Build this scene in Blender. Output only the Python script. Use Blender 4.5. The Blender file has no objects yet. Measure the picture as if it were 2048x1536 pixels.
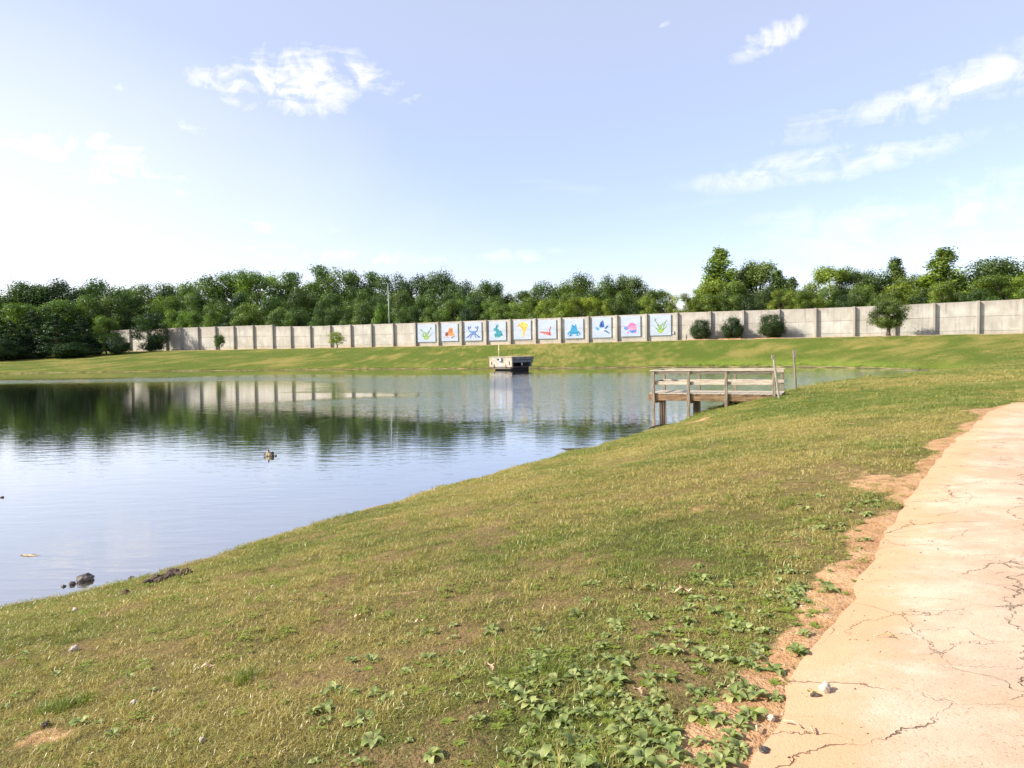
import bpy, bmesh, math, random
import numpy as np
from mathutils import Matrix, Vector
from mathutils.kdtree import KDTree

random.seed(7)
rng = np.random.default_rng(7)
S = bpy.context.scene
COL = S.collection
R = math.radians

# ------------------------------------------------------------------ camera
EYE = Vector((0.0, 0.0, 3.5))            # water surface is z = 0
F = 1538.0                               # focal length in photo pixels (2048 wide)
cam_d = bpy.data.cameras.new('camera')
cam_d.sensor_width = 36.0
cam_d.lens = 36.0 * F / 2048.0
cam_d.clip_start = 0.05
cam_d.clip_end = 6000.0
cam = bpy.data.objects.new('camera', cam_d)
COL.objects.link(cam)
PITCH = math.atan(72.0 / F)
CAMR = Matrix.Rotation(math.pi / 2 - PITCH, 3, 'X') @ Matrix.Rotation(R(-0.9), 3, 'Z')
cam.matrix_world = Matrix.Translation(EYE) @ CAMR.to_4x4()
S.camera = cam

# ------------------------------------------------------------------ sun, sky, exposure
SUN_EL = R(34.0)
SUN_AZ = R(-100.0)                        # from +Y, clockwise positive: left, a little behind
sun_dir = Vector((math.sin(SUN_AZ) * math.cos(SUN_EL), math.cos(SUN_AZ) * math.cos(SUN_EL), math.sin(SUN_EL)))
sl = bpy.data.lights.new('sun', 'SUN')
sl.energy = 4.9
sl.angle = R(0.53)
sl.color = (1.0, 0.93, 0.82)
so = bpy.data.objects.new('sun', sl)
so.rotation_euler = sun_dir.to_track_quat('Z', 'Y').to_euler()
so.location = sun_dir * 50
COL.objects.link(so)

S.view_settings.view_transform = 'Standard'
S.view_settings.look = 'None'
S.view_settings.exposure = 0.95
S.view_settings.gamma = 1.0
S.view_settings.use_curve_mapping = False
S.cycles.max_bounces = 6
S.cycles.transparent_max_bounces = 12
S.cycles.use_denoising = True


class NT:
    """small node-tree writer"""
    def __init__(self, tree):
        self.t = tree
        self.t.nodes.clear()

    def n(self, typ, _out=None, **kw):
        nd = self.t.nodes.new(typ)
        for k, v in kw.items():
            if k.startswith('in_'):
                key = k[3:]
                sock = nd.inputs[int(key)] if key.isdigit() else nd.inputs[key.replace('_', ' ')]
                if isinstance(v, bpy.types.NodeSocket):
                    self.t.links.new(v, sock)
                else:
                    sock.default_value = v
            else:
                setattr(nd, k, v)
        return nd

    def math(self, op, a, b=0.0, c=None, clamp=False):
        nd = self.t.nodes.new('ShaderNodeMath')
        nd.operation = op
        nd.use_clamp = clamp
        for i, v in enumerate((a, b) if c is None else (a, b, c)):
            if isinstance(v, bpy.types.NodeSocket):
                self.t.links.new(v, nd.inputs[i])
            else:
                nd.inputs[i].default_value = v
        return nd.outputs[0]

    def mix(self, fac, a, b, blend='MIX'):
        nd = self.t.nodes.new('ShaderNodeMix')
        nd.data_type = 'RGBA'
        nd.blend_type = blend
        nd.clamp_factor = True
        for sock, v in ((nd.inputs[0], fac), (nd.inputs[6], a), (nd.inputs[7], b)):
            if isinstance(v, bpy.types.NodeSocket):
                self.t.links.new(v, sock)
            elif isinstance(v, (int, float)):
                sock.default_value = v
            else:
                sock.default_value = (*v, 1.0) if len(v) == 3 else v
        return nd.outputs[2]

    def ramp(self, v, lo, hi, a=0.0, b=1.0, smooth=True):
        nd = self.t.nodes.new('ShaderNodeMapRange')
        nd.interpolation_type = 'SMOOTHSTEP' if smooth else 'LINEAR'
        nd.clamp = True
        self.t.links.new(v, nd.inputs[0])
        for i, x in ((1, lo), (2, hi), (3, a), (4, b)):
            nd.inputs[i].default_value = x
        return nd.outputs[0]

    def noise(self, vec, scale, detail=4.0, rough=0.55, dist=0.0, col=False):
        nd = self.n('ShaderNodeTexNoise')
        if vec is not None:
            self.t.links.new(vec, nd.inputs['Vector'])
        nd.inputs['Scale'].default_value = scale
        nd.inputs['Detail'].default_value = detail
        nd.inputs['Roughness'].default_value = rough
        nd.inputs['Distortion'].default_value = dist
        return nd.outputs['Color' if col else 'Fac']

    def link(self, a, b):
        self.t.links.new(a, b)


# world: daylight sky with cirrus and a few cumulus in it
W = bpy.data.worlds.new('World')
S.world = W
W.use_nodes = True
W.cycles.sampling_method = 'MANUAL'
W.cycles.sample_map_resolution = 512
nt = NT(W.node_tree)
sky = nt.n('ShaderNodeTexSky', sky_type='NISHITA', sun_disc=False)
sky.sun_elevation = SUN_EL
sky.sun_rotation = SUN_AZ
sky.altitude = 200.0
sky.air_density = 1.0
sky.dust_density = 1.0
sky.ozone_density = 2.2
tc = nt.n('ShaderNodeTexCoord')
sep = nt.n('ShaderNodeSeparateXYZ', in_0=tc.outputs['Generated'])
X_, Y_, Z_ = sep.outputs
az = nt.math('ARCTAN2', X_, Y_)
el = nt.math('ARCSINE', Z_)
ang = nt.n('ShaderNodeCombineXYZ', in_0=az, in_1=el, in_2=0.0).outputs[0]
# ragged edges: push the angles about with fractal noise of the true direction
wob = nt.noise(tc.outputs['Generated'], 9.0, 6.0, 0.62, 0.4, col=True)
wob = nt.n('ShaderNodeVectorMath', operation='SUBTRACT', in_0=wob, in_1=(0.5, 0.5, 0.5)).outputs[0]
wob = nt.n('ShaderNodeVectorMath', operation='MULTIPLY', in_0=wob, in_1=(0.20, 0.085, 0.0)).outputs[0]
angw = nt.n('ShaderNodeVectorMath', operation='ADD', in_0=ang, in_1=wob).outputs[0]
angs = nt.n('ShaderNodeVectorMath', operation='MULTIPLY_ADD', in_0=wob, in_1=(0.7, 0.25, 0.0), in_2=ang).outputs[0]


def pix_dir(px, py):
    return (CAMR @ Vector(((px - 1024) / F, -(py - 768) / F, -1.0))).normalized()


def cloud(px, py, w, h, rot, dens, soft):
    d = pix_dir(px, py)
    a0, e0 = math.atan2(d.x, d.y), math.asin(d.z)
    mp = nt.n('ShaderNodeMapping', vector_type='TEXTURE', in_Vector=angs if px > 1450 or py > 300 else angw, in_Location=(a0, e0, 0),
              in_Rotation=(0, 0, R(rot)), in_Scale=(1.15 * w / F, 1.2 * h / F, 1))
    ln = nt.n('ShaderNodeVectorMath', operation='LENGTH', in_0=mp.outputs[0]).outputs['Value']
    return nt.math('MULTIPLY', nt.ramp(ln, 1.0, 1.0 - soft), dens)


clouds = [(470, 168, 190, 56, -4, 0.7, 1.0), (590, 160, 170, 76, -8, 1.0, 0.95), (690, 160, 100, 60, 0, 0.8, 1.0),
          (235, 170, 95, 30, -14, 0.5, 1.0), (790, 208, 34, 20, 8, 0.4, 1.0),
          (1535, 75, 120, 38, 18, 0.7, 1.0), (1335, 62, 52, 20, 10, 0.45, 1.0),
          (1930, 165, 420, 56, 9, 0.6, 1.0), (1650, 325, 360, 40, 5, 0.58, 1.0), (1850, 425, 460, 90, 4, 0.34, 1.0),
          (400, 262, 80, 26, -8, 0.5, 1.0), (150, 310, 420, 100, -8, 0.62, 1.0), (40, 470, 420, 170, 0, 0.6, 1.0),
          (560, 455, 240, 36, -3, 0.42, 1.0), (650, 510, 380, 34, -2, 0.5, 1.0), (1030, 514, 150, 18, 3, 0.45, 1.0)]
acc = None
for c in clouds:
    v = cloud(*c)
    acc = v if acc is None else nt.math('MAXIMUM', acc, v)
veil = cloud(-150, 330, 1250, 560, 0, 0.55, 1.0)
fine = nt.noise(tc.outputs['Generated'], 26.0, 7.0, 0.62, 0.6)
stk = nt.n('ShaderNodeMapping', in_Vector=angs, in_Rotation=(0, 0, -0.12), in_Scale=(5.0, 26.0, 1.0)).outputs[0]
stk = nt.noise(stk, 1.6, 6.0, 0.62, 0.5)
acc = nt.math('MULTIPLY', acc, nt.ramp(stk, 0.30, 0.60, 0.35, 1.15))
acc = nt.math('MULTIPLY', acc, nt.ramp(fine, 0.30, 0.62, 0.3, 1.35))
acc = nt.ramp(acc, 0.0, 0.95, 0.0, 1.0, smooth=False)
acc = nt.math('MAXIMUM', acc, veil)
# thin streaky cirrus and haze veil over the whole sky, seen as a plane overhead
den = nt.math('MAXIMUM', nt.math('ADD', Z_, 0.12), 0.05)
pl = nt.n('ShaderNodeCombineXYZ', in_0=nt.math('DIVIDE', X_, den), in_1=nt.math('DIVIDE', Y_, den), in_2=0.0).outputs[0]
pm = nt.n('ShaderNodeMapping', in_Vector=pl, in_Rotation=(0, 0, 0.5), in_Scale=(0.35, 1.1, 1.0)).outputs[0]
ci = nt.ramp(nt.noise(pm, 1.1, 7.0, 0.6, 0.5), 0.5, 0.8, 0.0, 0.30)
cl = nt.math('MAXIMUM', acc, ci)
haze = nt.ramp(el, 0.02, 0.45, 0.03, 0.34)
cl = nt.math('MAXIMUM', cl, haze, clamp=True)
# clouds are lit by the same sky: brighter towards the sun through the sky's own brightness
lum = nt.n('ShaderNodeRGBToBW', in_0=sky.outputs[0]).outputs[0]
lum = nt.math('ADD', nt.math('MULTIPLY', lum, 0.25), 4.1)
ccol = nt.mix(1.0, nt.n('ShaderNodeCombineColor', in_0=lum, in_1=lum, in_2=lum).outputs[0], (1.0, 1.0, 1.03), 'MULTIPLY')
skyc = nt.mix(cl, nt.mix(1.0, sky.outputs[0], (1.06, 0.925, 1.0), 'MULTIPLY'), ccol)
bg = nt.n('ShaderNodeBackground', in_Color=skyc, in_Strength=0.127)
wo = nt.n('ShaderNodeOutputWorld')
nt.link(bg.outputs[0], wo.inputs[0])


# ------------------------------------------------------------------ small geometry tools
def ray(px, py):
    return CAMR @ Vector(((px - 1024) / F, -(py - 768) / F, -1.0))


def at(px, py, depth):
    """point at this depth (world Y) that the camera sees at a photo pixel: used to measure the place"""
    d = ray(px, py)
    return EYE + d * (depth / d.y)


def on(px, py, z=0.0):
    d = ray(px, py)
    return EYE + d * ((z - EYE.z) / d.z)


def catmull(pts, step, closed=False):
    pts = [np.array(p, float) for p in pts]
    n = len(pts)
    out = []
    rngi = range(n) if closed else range(n - 1)
    for i in rngi:
        if closed:
            p0, p1, p2, p3 = pts[(i - 1) % n], pts[i], pts[(i + 1) % n], pts[(i + 2) % n]
        else:
            p0, p1, p2, p3 = pts[max(i - 1, 0)], pts[i], pts[i + 1], pts[min(i + 2, n - 1)]
        k = max(1, int(np.linalg.norm(p2 - p1) / step))
        for j in range(k):
            t = j / k
            out.append(0.5 * ((2 * p1) + (-p0 + p2) * t + (2 * p0 - 5 * p1 + 4 * p2 - p3) * t * t + (-p0 + 3 * p1 - 3 * p2 + p3) * t ** 3))
    if not closed:
        out.append(pts[-1])
    return np.array(out)


def vnoise(x, y, scale, seed=0):
    """smooth value noise 0..1"""
    x = np.asarray(x, float) * scale + 37.1 * seed
    y = np.asarray(y, float) * scale + 91.7 * seed
    xi, yi = np.floor(x), np.floor(y)
    fx, fy = x - xi, y - yi
    fx, fy = fx * fx * (3 - 2 * fx), fy * fy * (3 - 2 * fy)

    def h(a, b):
        v = np.sin(a * 127.1 + b * 311.7 + seed * 17.3) * 43758.5453
        return v - np.floor(v)
    return (h(xi, yi) * (1 - fx) + h(xi + 1, yi) * fx) * (1 - fy) + (h(xi, yi + 1) * (1 - fx) + h(xi + 1, yi + 1) * fx) * fy


def fbm(x, y, scale, seed=0, octv=4):
    t, a, s = 0, 0.5, 0
    for o in range(octv):
        t = t + a * vnoise(x, y, scale * 2 ** o, seed + o)
        s += a
        a *= 0.5
    return t / s


def sstep(a, b, x):
    t = np.clip((np.asarray(x, float) - a) / (b - a), 0, 1)
    return t * t * (3 - 2 * t)


class Line:
    """signed distance to a polyline through a k-d tree of its points (positive on its left)"""
    def __init__(self, pts, closed):
        self.p = np.asarray(pts, float)
        self.closed = closed
        self.t = KDTree(len(self.p))
        for i, q in enumerate(self.p):
            self.t.insert((q[0], q[1], 0.0), i)
        self.t.balance()

    def dist(self, x, y):
        x, y = np.asarray(x, float).ravel(), np.asarray(y, float).ravel()
        fnd = self.t.find
        k = np.fromiter((fnd((u, v, 0.0))[1] for u, v in zip(x.tolist(), y.tolist())), np.int64, len(x))
        n = len(self.p)
        best = sign = None
        for a, b in ((k - 1, k), (k, k + 1)):
            if self.closed:
                a, b = a % n, b % n
            else:
                a = np.clip(a, 0, n - 2)
                b = a + 1
            A, B = self.p[a], self.p[b]
            d = B - A
            t = np.clip(((x - A[:, 0]) * d[:, 0] + (y - A[:, 1]) * d[:, 1]) / ((d ** 2).sum(1) + 1e-12), 0, 1)
            ex, ey = x - A[:, 0] - t * d[:, 0], y - A[:, 1] - t * d[:, 1]
            q = np.hypot(ex, ey)
            cr = np.where(d[:, 0] * (y - A[:, 1]) - d[:, 1] * (x - A[:, 0]) >= 0, 1.0, -1.0)
            if best is None:
                best, sign = q, cr
            else:
                sign = np.where(q < best, cr, sign)
                best = np.minimum(best, q)
        return best * sign


def new_mesh(name, verts, faces, mats=None, smooth=False):
    me = bpy.data.meshes.new(name)
    me.from_pydata([tuple(v) for v in verts] if not isinstance(verts, np.ndarray) else verts.tolist(), [], [tuple(f) for f in faces] if not isinstance(faces, np.ndarray) else faces.tolist())
    if mats is not None:
        for m in (mats if isinstance(mats, (list, tuple)) else [mats]):
            me.materials.append(m)
    if smooth:
        me.polygons.foreach_set('use_smooth', [True] * len(me.polygons))
    me.update()
    return me


def link(name, me, parent=None, loc=None, rot=None, scale=None):
    o = bpy.data.objects.new(name, me)
    COL.objects.link(o)
    if parent is not None:
        o.parent = parent
    if loc is not None:
        o.location = loc
    if rot is not None:
        o.rotation_euler = rot
    if scale is not None:
        o.scale = scale
    return o


def tag(o, label=None, cat=None, group=None, kind=None):
    if label:
        o['label'] = label
    if cat:
        o['category'] = cat
    if group:
        o['group'] = group
    if kind:
        o['kind'] = kind
    return o


def empty(name, loc=(0, 0, 0), rz=0.0):
    o = bpy.data.objects.new(name, None)
    o.empty_display_size = 0.2
    o.location = loc
    o.rotation_euler = (0, 0, rz)
    COL.objects.link(o)
    return o


def bevel_box(sx, sy, sz, bev=0.0, seg=1):
    bm = bmesh.new()
    bmesh.ops.create_cube(bm, size=1.0)
    bmesh.ops.scale(bm, vec=(sx, sy, sz), verts=bm.verts)
    if bev > 0:
        bmesh.ops.bevel(bm, geom=bm.edges[:], offset=bev, segments=seg, affect='EDGES', profile=0.5)
    return bm


def bm_mesh(name, bm, mat, smooth=False):
    me = bpy.data.meshes.new(name)
    bm.normal_update()
    bm.to_mesh(me)
    bm.free()
    me.materials.append(mat)
    if smooth:
        me.polygons.foreach_set('use_smooth', [True] * len(me.polygons))
    return me


def tube_data(pts, rad, sides=7):
    """tapered tube along points"""
    pts = [Vector(p) for p in pts]
    vs, fs = [], []
    for i, p in enumerate(pts):
        d = (pts[min(i + 1, len(pts) - 1)] - pts[max(i - 1, 0)]).normalized()
        u = d.cross(Vector((0.31, 0.95, 0.02)))
        if u.length < 1e-3:
            u = d.cross(Vector((1, 0, 0)))
        u.normalize()
        w = d.cross(u)
        for k in range(sides):
            a = 2 * math.pi * k / sides
            vs.append(tuple(p + (u * math.cos(a) + w * math.sin(a)) * rad[i]))
    for i in range(len(pts) - 1):
        for k in range(sides):
            a, b = i * sides + k, i * sides + (k + 1) % sides
            fs.append((a, b, b + sides, a + sides))
    fs.append(tuple(range(sides))[::-1])
    fs.append(tuple((len(pts) - 1) * sides + k for k in range(sides)))
    return vs, fs


def join_data(parts):
    vs, fs = [], []
    for v, f in parts:
        o = len(vs)
        vs += list(v)
        fs += [tuple(i + o for i in q) for q in f]
    return vs, fs


# ------------------------------------------------------------------ materials
def mat(name):
    m = bpy.data.materials.new(name)
    m.use_nodes = True
    return m, NT(m.node_tree)


def finish(t, shader, disp=None):
    o = t.n('ShaderNodeOutputMaterial')
    t.link(shader, o.inputs[0])


def principled(t, col, rough=0.8, normal=None, spec=0.3, metal=0.0):
    p = t.n('ShaderNodeBsdfPrincipled')
    for nm, v in (('Base Color', col), ('Roughness', rough), ('Specular IOR Level', spec), ('Metallic', metal)):
        if isinstance(v, bpy.types.NodeSocket):
            t.link(v, p.inputs[nm])
        elif isinstance(v, (tuple, list)):
            p.inputs[nm].default_value = (*v, 1.0)
        else:
            p.inputs[nm].default_value = v
    if normal is not None:
        t.link(normal, p.inputs['Normal'])
    return p.outputs[0]


def bump(t, h, strength=0.5, dist=0.02):
    return t.n('ShaderNodeBump', in_Height=h, in_Strength=strength, in_Distance=dist).outputs[0]


def simple_mat(name, c1, c2, scale=6.0, rough=0.8, bstr=0.3, bdist=0.01, spec=0.25, detail=6.0, stretch=None, metal=0.0):
    m, t = mat(name)
    co = t.n('ShaderNodeTexCoord').outputs['Object']
    if stretch:
        co = t.n('ShaderNodeMapping', in_Vector=co, in_Scale=stretch).outputs[0]
    a = t.noise(co, scale, detail, 0.6)
    b = t.noise(co, scale * 7, 3.0, 0.6)
    f = t.math('ADD', t.math('MULTIPLY', a, 0.7), t.math('MULTIPLY', b, 0.3))
    col = t.mix(t.ramp(f, 0.36, 0.64), c1, c2)
    finish(t, principled(t, col, rough, bump(t, f, bstr, bdist), spec, metal))
    return m


def foliage_mat(name, green_lo, green_hi, transl=0.35, use_obj=True):
    """leaves: object colour x per-leaf tint, light coming through"""
    m, t = mat(name)
    tint = t.n('ShaderNodeAttribute', attribute_name='tint').outputs['Fac']
    col = t.mix(tint, green_lo, green_hi)
    if use_obj:
        oi = t.n('ShaderNodeObjectInfo')
        col = t.mix(1.0, col, oi.outputs['Color'], 'MULTIPLY')
    d = t.n('ShaderNodeBsdfDiffuse', in_Color=col)
    tc_ = t.mix(1.0, col, (1.25, 1.3, 0.5), 'MULTIPLY')
    tr = t.n('ShaderNodeBsdfTranslucent', in_Color=tc_)
    gl = t.n('ShaderNodeBsdfGlossy', in_Roughness=0.45, in_Color=(0.9, 0.95, 1.0, 1))
    mx = t.n('ShaderNodeMixShader', in_0=transl, in_1=d.outputs[0], in_2=tr.outputs[0])
    mx2 = t.n('ShaderNodeMixShader', in_0=0.02, in_1=mx.outputs[0], in_2=gl.outputs[0])
    finish(t, mx2.outputs[0])
    return m


M = {}
M['leaf'] = foliage_mat('leaf', (0.030, 0.054, 0.016), (0.17, 0.22, 0.045))
M['bark'] = simple_mat('bark', (0.06, 0.045, 0.035), (0.16, 0.13, 0.10), 3.0, 0.9, 0.6, 0.03, stretch=(4, 4, 0.6))


def concrete(name, c1, c2, stain=True, scale=0.5):
    m, t = mat(name)
    g = t.n('ShaderNodeNewGeometry')
    co = g.outputs['Position']
    a = t.noise(co, scale, 6.0, 0.62)
    b = t.noise(co, 9.0, 4.0, 0.6)
    streak = t.noise(t.n('ShaderNodeMapping', in_Vector=co, in_Scale=(2.2, 2.2, 0.16)).outputs[0], 1.0, 5.0, 0.6)
    col = t.mix(t.ramp(a, 0.35, 0.68), c1, c2)
    if stain:
        col = t.mix(t.ramp(streak, 0.52, 0.72, 0.0, 0.5), col, (0.17, 0.15, 0.13))
        z = t.n('ShaderNodeSeparateXYZ', in_0=co).outputs[2]
        clay = t.ramp(t.math('ADD', z, t.math('MULTIPLY', a, -1.6)), 4.3, 3.3, 0.0, 0.5)
        col = t.mix(clay, col, (0.46, 0.33, 0.17))
        top = t.ramp(t.math('ADD', z, t.math('MULTIPLY', streak, 2.0)), 9.3, 11.0, 0.0, 0.45)
        col = t.mix(top, col, (0.2, 0.17, 0.14))
        oi = t.n('ShaderNodeObjectInfo').outputs['Random']
        col = t.mix(t.ramp(oi, 0, 1, 0.0, 0.35, smooth=False), col, (0.34, 0.29, 0.23))
    finish(t, principled(t, col, 0.9, bump(t, b, 0.35, 0.02), 0.15))
    return m


M['wall'] = concrete('wall_concrete', (0.37, 0.352, 0.30), (0.505, 0.49, 0.43))
M['wall_post'] = concrete('post_concrete', (0.30, 0.285, 0.245), (0.40, 0.38, 0.33))
M['outlet'] = concrete('outlet_concrete', (0.25, 0.22, 0.165), (0.35, 0.31, 0.245), False, 1.2)
M['outlet_shaded'] = concrete('outlet_shaded_concrete', (0.10, 0.11, 0.12), (0.17, 0.18, 0.19), False, 1.2)  # same concrete for faces turned from the sun, shade put into its colour
M['black'] = simple_mat('black_void', (0.008, 0.008, 0.008), (0.02, 0.02, 0.02), 4.0, 0.9)
M['white_board'] = simple_mat('white_board', (0.31, 0.365, 0.445), (0.37, 0.425, 0.505), 0.8, 0.55, 0.05, 0.01)
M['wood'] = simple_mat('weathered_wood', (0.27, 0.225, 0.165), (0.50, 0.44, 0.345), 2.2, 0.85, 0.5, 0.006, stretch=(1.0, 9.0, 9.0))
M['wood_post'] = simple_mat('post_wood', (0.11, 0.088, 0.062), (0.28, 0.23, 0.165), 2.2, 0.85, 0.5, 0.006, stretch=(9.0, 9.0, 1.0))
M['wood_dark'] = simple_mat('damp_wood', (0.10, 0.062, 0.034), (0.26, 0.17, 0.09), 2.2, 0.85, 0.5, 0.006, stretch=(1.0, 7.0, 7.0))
M['wood_wet'] = simple_mat('wet_wood', (0.035, 0.026, 0.018), (0.11, 0.08, 0.055), 2.2, 0.8, 0.5, 0.006, stretch=(9.0, 9.0, 1.0))
M['wood_cut'] = simple_mat('cut_wood_end', (0.42, 0.20, 0.07), (0.58, 0.32, 0.13), 8.0, 0.85)
M['wood_grey'] = simple_mat('grey_wood', (0.20, 0.17, 0.13), (0.36, 0.32, 0.26), 3.0, 0.85, 0.5, 0.006, stretch=(9.0, 9.0, 1.0))
M['metal'] = simple_mat('dull_metal', (0.28, 0.29, 0.29), (0.42, 0.43, 0.43), 5.0, 0.5, 0.1, 0.005, 0.5)
M['pole_green'] = simple_mat('pole_metal', (0.20, 0.26, 0.22), (0.27, 0.33, 0.28), 3.0, 0.5, 0.1, 0.005, 0.5)
M['pole_yellow'] = simple_mat('pole_yellow', (0.60, 0.54, 0.30), (0.72, 0.66, 0.42), 3.0, 0.6)
M['rock_dark'] = simple_mat('wet_rock', (0.025, 0.02, 0.018), (0.11, 0.09, 0.075), 7.0, 0.6, 0.8, 0.02, 0.4)
M['clod'] = simple_mat('muddy_clod', (0.05, 0.036, 0.026), (0.15, 0.105, 0.07), 9.0, 0.85, 0.9, 0.02)
M['rock_tan'] = simple_mat('tan_rock', (0.30, 0.23, 0.12), (0.52, 0.42, 0.26), 9.0, 0.85, 0.8, 0.02)
M['rock_pale'] = simple_mat('pale_stone', (0.36, 0.30, 0.22), (0.60, 0.53, 0.43), 20.0, 0.9, 0.8, 0.01)
M['dry_leaf'] = simple_mat('dry_leaf', (0.42, 0.27, 0.15), (0.66, 0.48, 0.32), 30.0, 0.85, 0.5, 0.003)
M['twig'] = simple_mat('dry_twig', (0.36, 0.27, 0.16), (0.56, 0.45, 0.30), 40.0, 0.9)
M['mulch'] = simple_mat('red_mulch', (0.30, 0.12, 0.045), (0.46, 0.24, 0.11), 3.0, 0.95, 1.0, 0.05)

# plantain leaves and stalks
def plantain_mat():
    m, t = mat('plantain_leaf')
    uv = t.n('ShaderNodeTexCoord').outputs['Object']
    oi = t.n('ShaderNodeObjectInfo').outputs['Random']
    n1 = t.noise(uv, 18.0, 3.0)
    y = t.n('ShaderNodeSeparateXYZ', in_0=uv).outputs[1]
    veins = t.math('ABSOLUTE', t.math('SINE', t.math('MULTIPLY', y, 330.0)))
    col = t.mix(oi, (0.12, 0.19, 0.035), (0.36, 0.40, 0.14))
    col = t.mix(t.ramp(n1, 0.4, 0.75, 0, 0.5), col, (0.36, 0.35, 0.14))
    col = t.mix(t.ramp(veins, 0.0, 0.25, 0.35, 0.0), col, (0.34, 0.39, 0.22))
    d = t.n('ShaderNodeBsdfPrincipled', in_Roughness=0.36)
    t.link(col, d.inputs['Base Color'])
    d.inputs['Specular IOR Level'].default_value = 0.3
    t.link(bump(t, veins, 0.3, 0.002), d.inputs['Normal'])
    tr = t.n('ShaderNodeBsdfTranslucent', in_Color=t.mix(1.0, col, (1.1, 1.2, 0.45), 'MULTIPLY'))
    mx = t.n('ShaderNodeMixShader', in_0=0.28, in_1=d.outputs[0], in_2=tr.outputs[0])
    finish(t, mx.outputs[0])
    return m


M['plantain'] = plantain_mat()
M['stalk'] = simple_mat('seed_stalk', (0.22, 0.18, 0.06), (0.36, 0.30, 0.12), 30.0, 0.9)

# ------------------------------------------------------------------ layout measured from the photograph
AL = math.atan(0.473)                                   # the wall runs away to the left
WC, WS = math.cos(AL), math.sin(AL)
WD = 162.0 * WC                                         # wall line: Y*WC + X*WS = WD
WT = Vector((WC, -WS, 0))                               # along the wall, to the right
WN = Vector((-WS, -WC, 0))                              # out of the wall, to the pond


def wall_at(px):
    d = ray(px, 690)
    k = WD / (d.y * WC + d.x * WS)
    return Vector((d.x * k, d.y * k, 0))


shore_px = [(0, 1216), (180, 1183), (380, 1131), (500, 1092), (620, 1056), (740, 1018), (850, 985), (990, 945), (1130, 909), (1290, 869)]
pond = [(-34, -3), (-17, 3.5)] + [tuple(on(*p)[:2]) for p in shore_px]
pond += [(6.6, 32.3), (8.2, 35.5), (12.5, 42), (20, 52.5), (30, 65.5), (41, 80), (49, 89), (53.5, 95)]
pond += [tuple(on(*p)[:2]) for p in [(1850, 740), (1750, 736.5), (1600, 734), (1450, 734), (1300, 735), (1150, 736), (1000, 737), (850, 737.5), (700, 738.5), (400, 741.5), (200, 744.5), (0, 747.5)]]
pond += [(-118, 142), (-134, 112), (-128, 62), (-92, 20), (-58, -1)]
POND = catmull(pond, 1.2, True)

path_px = [(1480, 1536), (1555, 1420), (1610, 1290), (1690, 1180), (1740, 1090), (1795, 1005), (1870, 920), (1950, 842), (2048, 800)]
edge = [(-0.9, -7), (-0.35, -2), (0.25, 1.2)] + [tuple(on(px, py, 1.98)[:2]) for px, py in path_px] + [(23, 27.5), (40, 40), (66, 54), (110, 66)]
PATH_L = catmull(edge, 0.15)                             # left edge of the near path
_r = catmull([(2.3, -7.2), (2.8, -2.2), (3.4, 1.0), (4.6, 4.0), (6.8, 7.2), (9.6, 10.6), (13.4, 14.8), (19, 20), (26.5, 26), (42, 37.2), (67.2, 51), (110.6, 62.9)], 0.1)
_s = lambda c: np.concatenate([[0], np.cumsum(np.linalg.norm(np.diff(c, axis=0), axis=1))])
_k = _s(PATH_L) / _s(PATH_L)[-1] * _s(_r)[-1]
PATH_R = np.stack([np.interp(_k, _s(_r), _r[:, 0]), np.interp(_k, _s(_r), _r[:, 1])], 1)   # right edge
POND_AREA = 0.5 * np.sum(POND[:, 0] * np.roll(POND[:, 1], -1) - np.roll(POND[:, 0], -1) * POND[:, 1])
POND_LINE = Line(POND, True)
PL_LINE, PR_LINE = Line(PATH_L, False), Line(PATH_R, False)


def sdist(x, y):
    """metres outside the waterline; negative in the pond"""
    d = POND_LINE.dist(x, y) * (-1.0 if POND_AREA > 0 else 1.0)
    return d + (fbm(x, y, 0.7, 15, 4) - 0.5) * 0.75


def wdist(x, y):
    return WD - (np.asarray(y, float).ravel() * WC + np.asarray(x, float).ravel() * WS)


def pdist(x, y):
    """metres off the path; negative on it"""
    return np.maximum(PL_LINE.dist(x, y), -PR_LINE.dist(x, y))


CREST = 4.1


def height(x, y, sd=None):
    x, y = np.asarray(x, float).ravel(), np.asarray(y, float).ravel()
    if sd is None:
        sd = sdist(x, y)
    D = wdist(x, y)
    s = np.maximum(sd, 0)
    lip = 0.025 * sstep(0, 0.3, s)
    t = np.clip(s / 11.5, 0, 1)
    near_a = 1.90 * (1 - (1 - t) ** 1.3)
    near_b = 1.88 * (1 - np.exp(-s / 3.4))
    kb = sstep(25, 33, y)
    near = (near_a * (1 - kb) + near_b * kb) * (1 - 0.45 * sstep(40, 62, y))
    tf = np.clip(s / (s + np.maximum(D - 7.5, 0.01)), 0, 1)
    far = CREST * (0.35 * tf + 0.65 * tf ** 0.8)
    far = far + 0.35 * sstep(-20, 60, x) * sstep(0.5, 1.0, tf)
    f = sstep(78, 34, D)
    z = lip + near * (1 - f) + far * f
    rough = (fbm(x, y, 0.35, 3, 3) - 0.5) * 0.14 + (fbm(x, y, 1.7, 8, 2) - 0.5) * 0.035
    z = z + rough * sstep(0.2, 2.0, s)
    dep = -np.minimum(sd, 0)
    bed = -0.02 - 0.13 * np.minimum(dep, 3) - 0.22 * np.clip(dep - 3, 0, 6)
    return np.where(sd > 0, z, bed)


def hz(x, y):
    return float(height([x], [y])[0])


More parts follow.
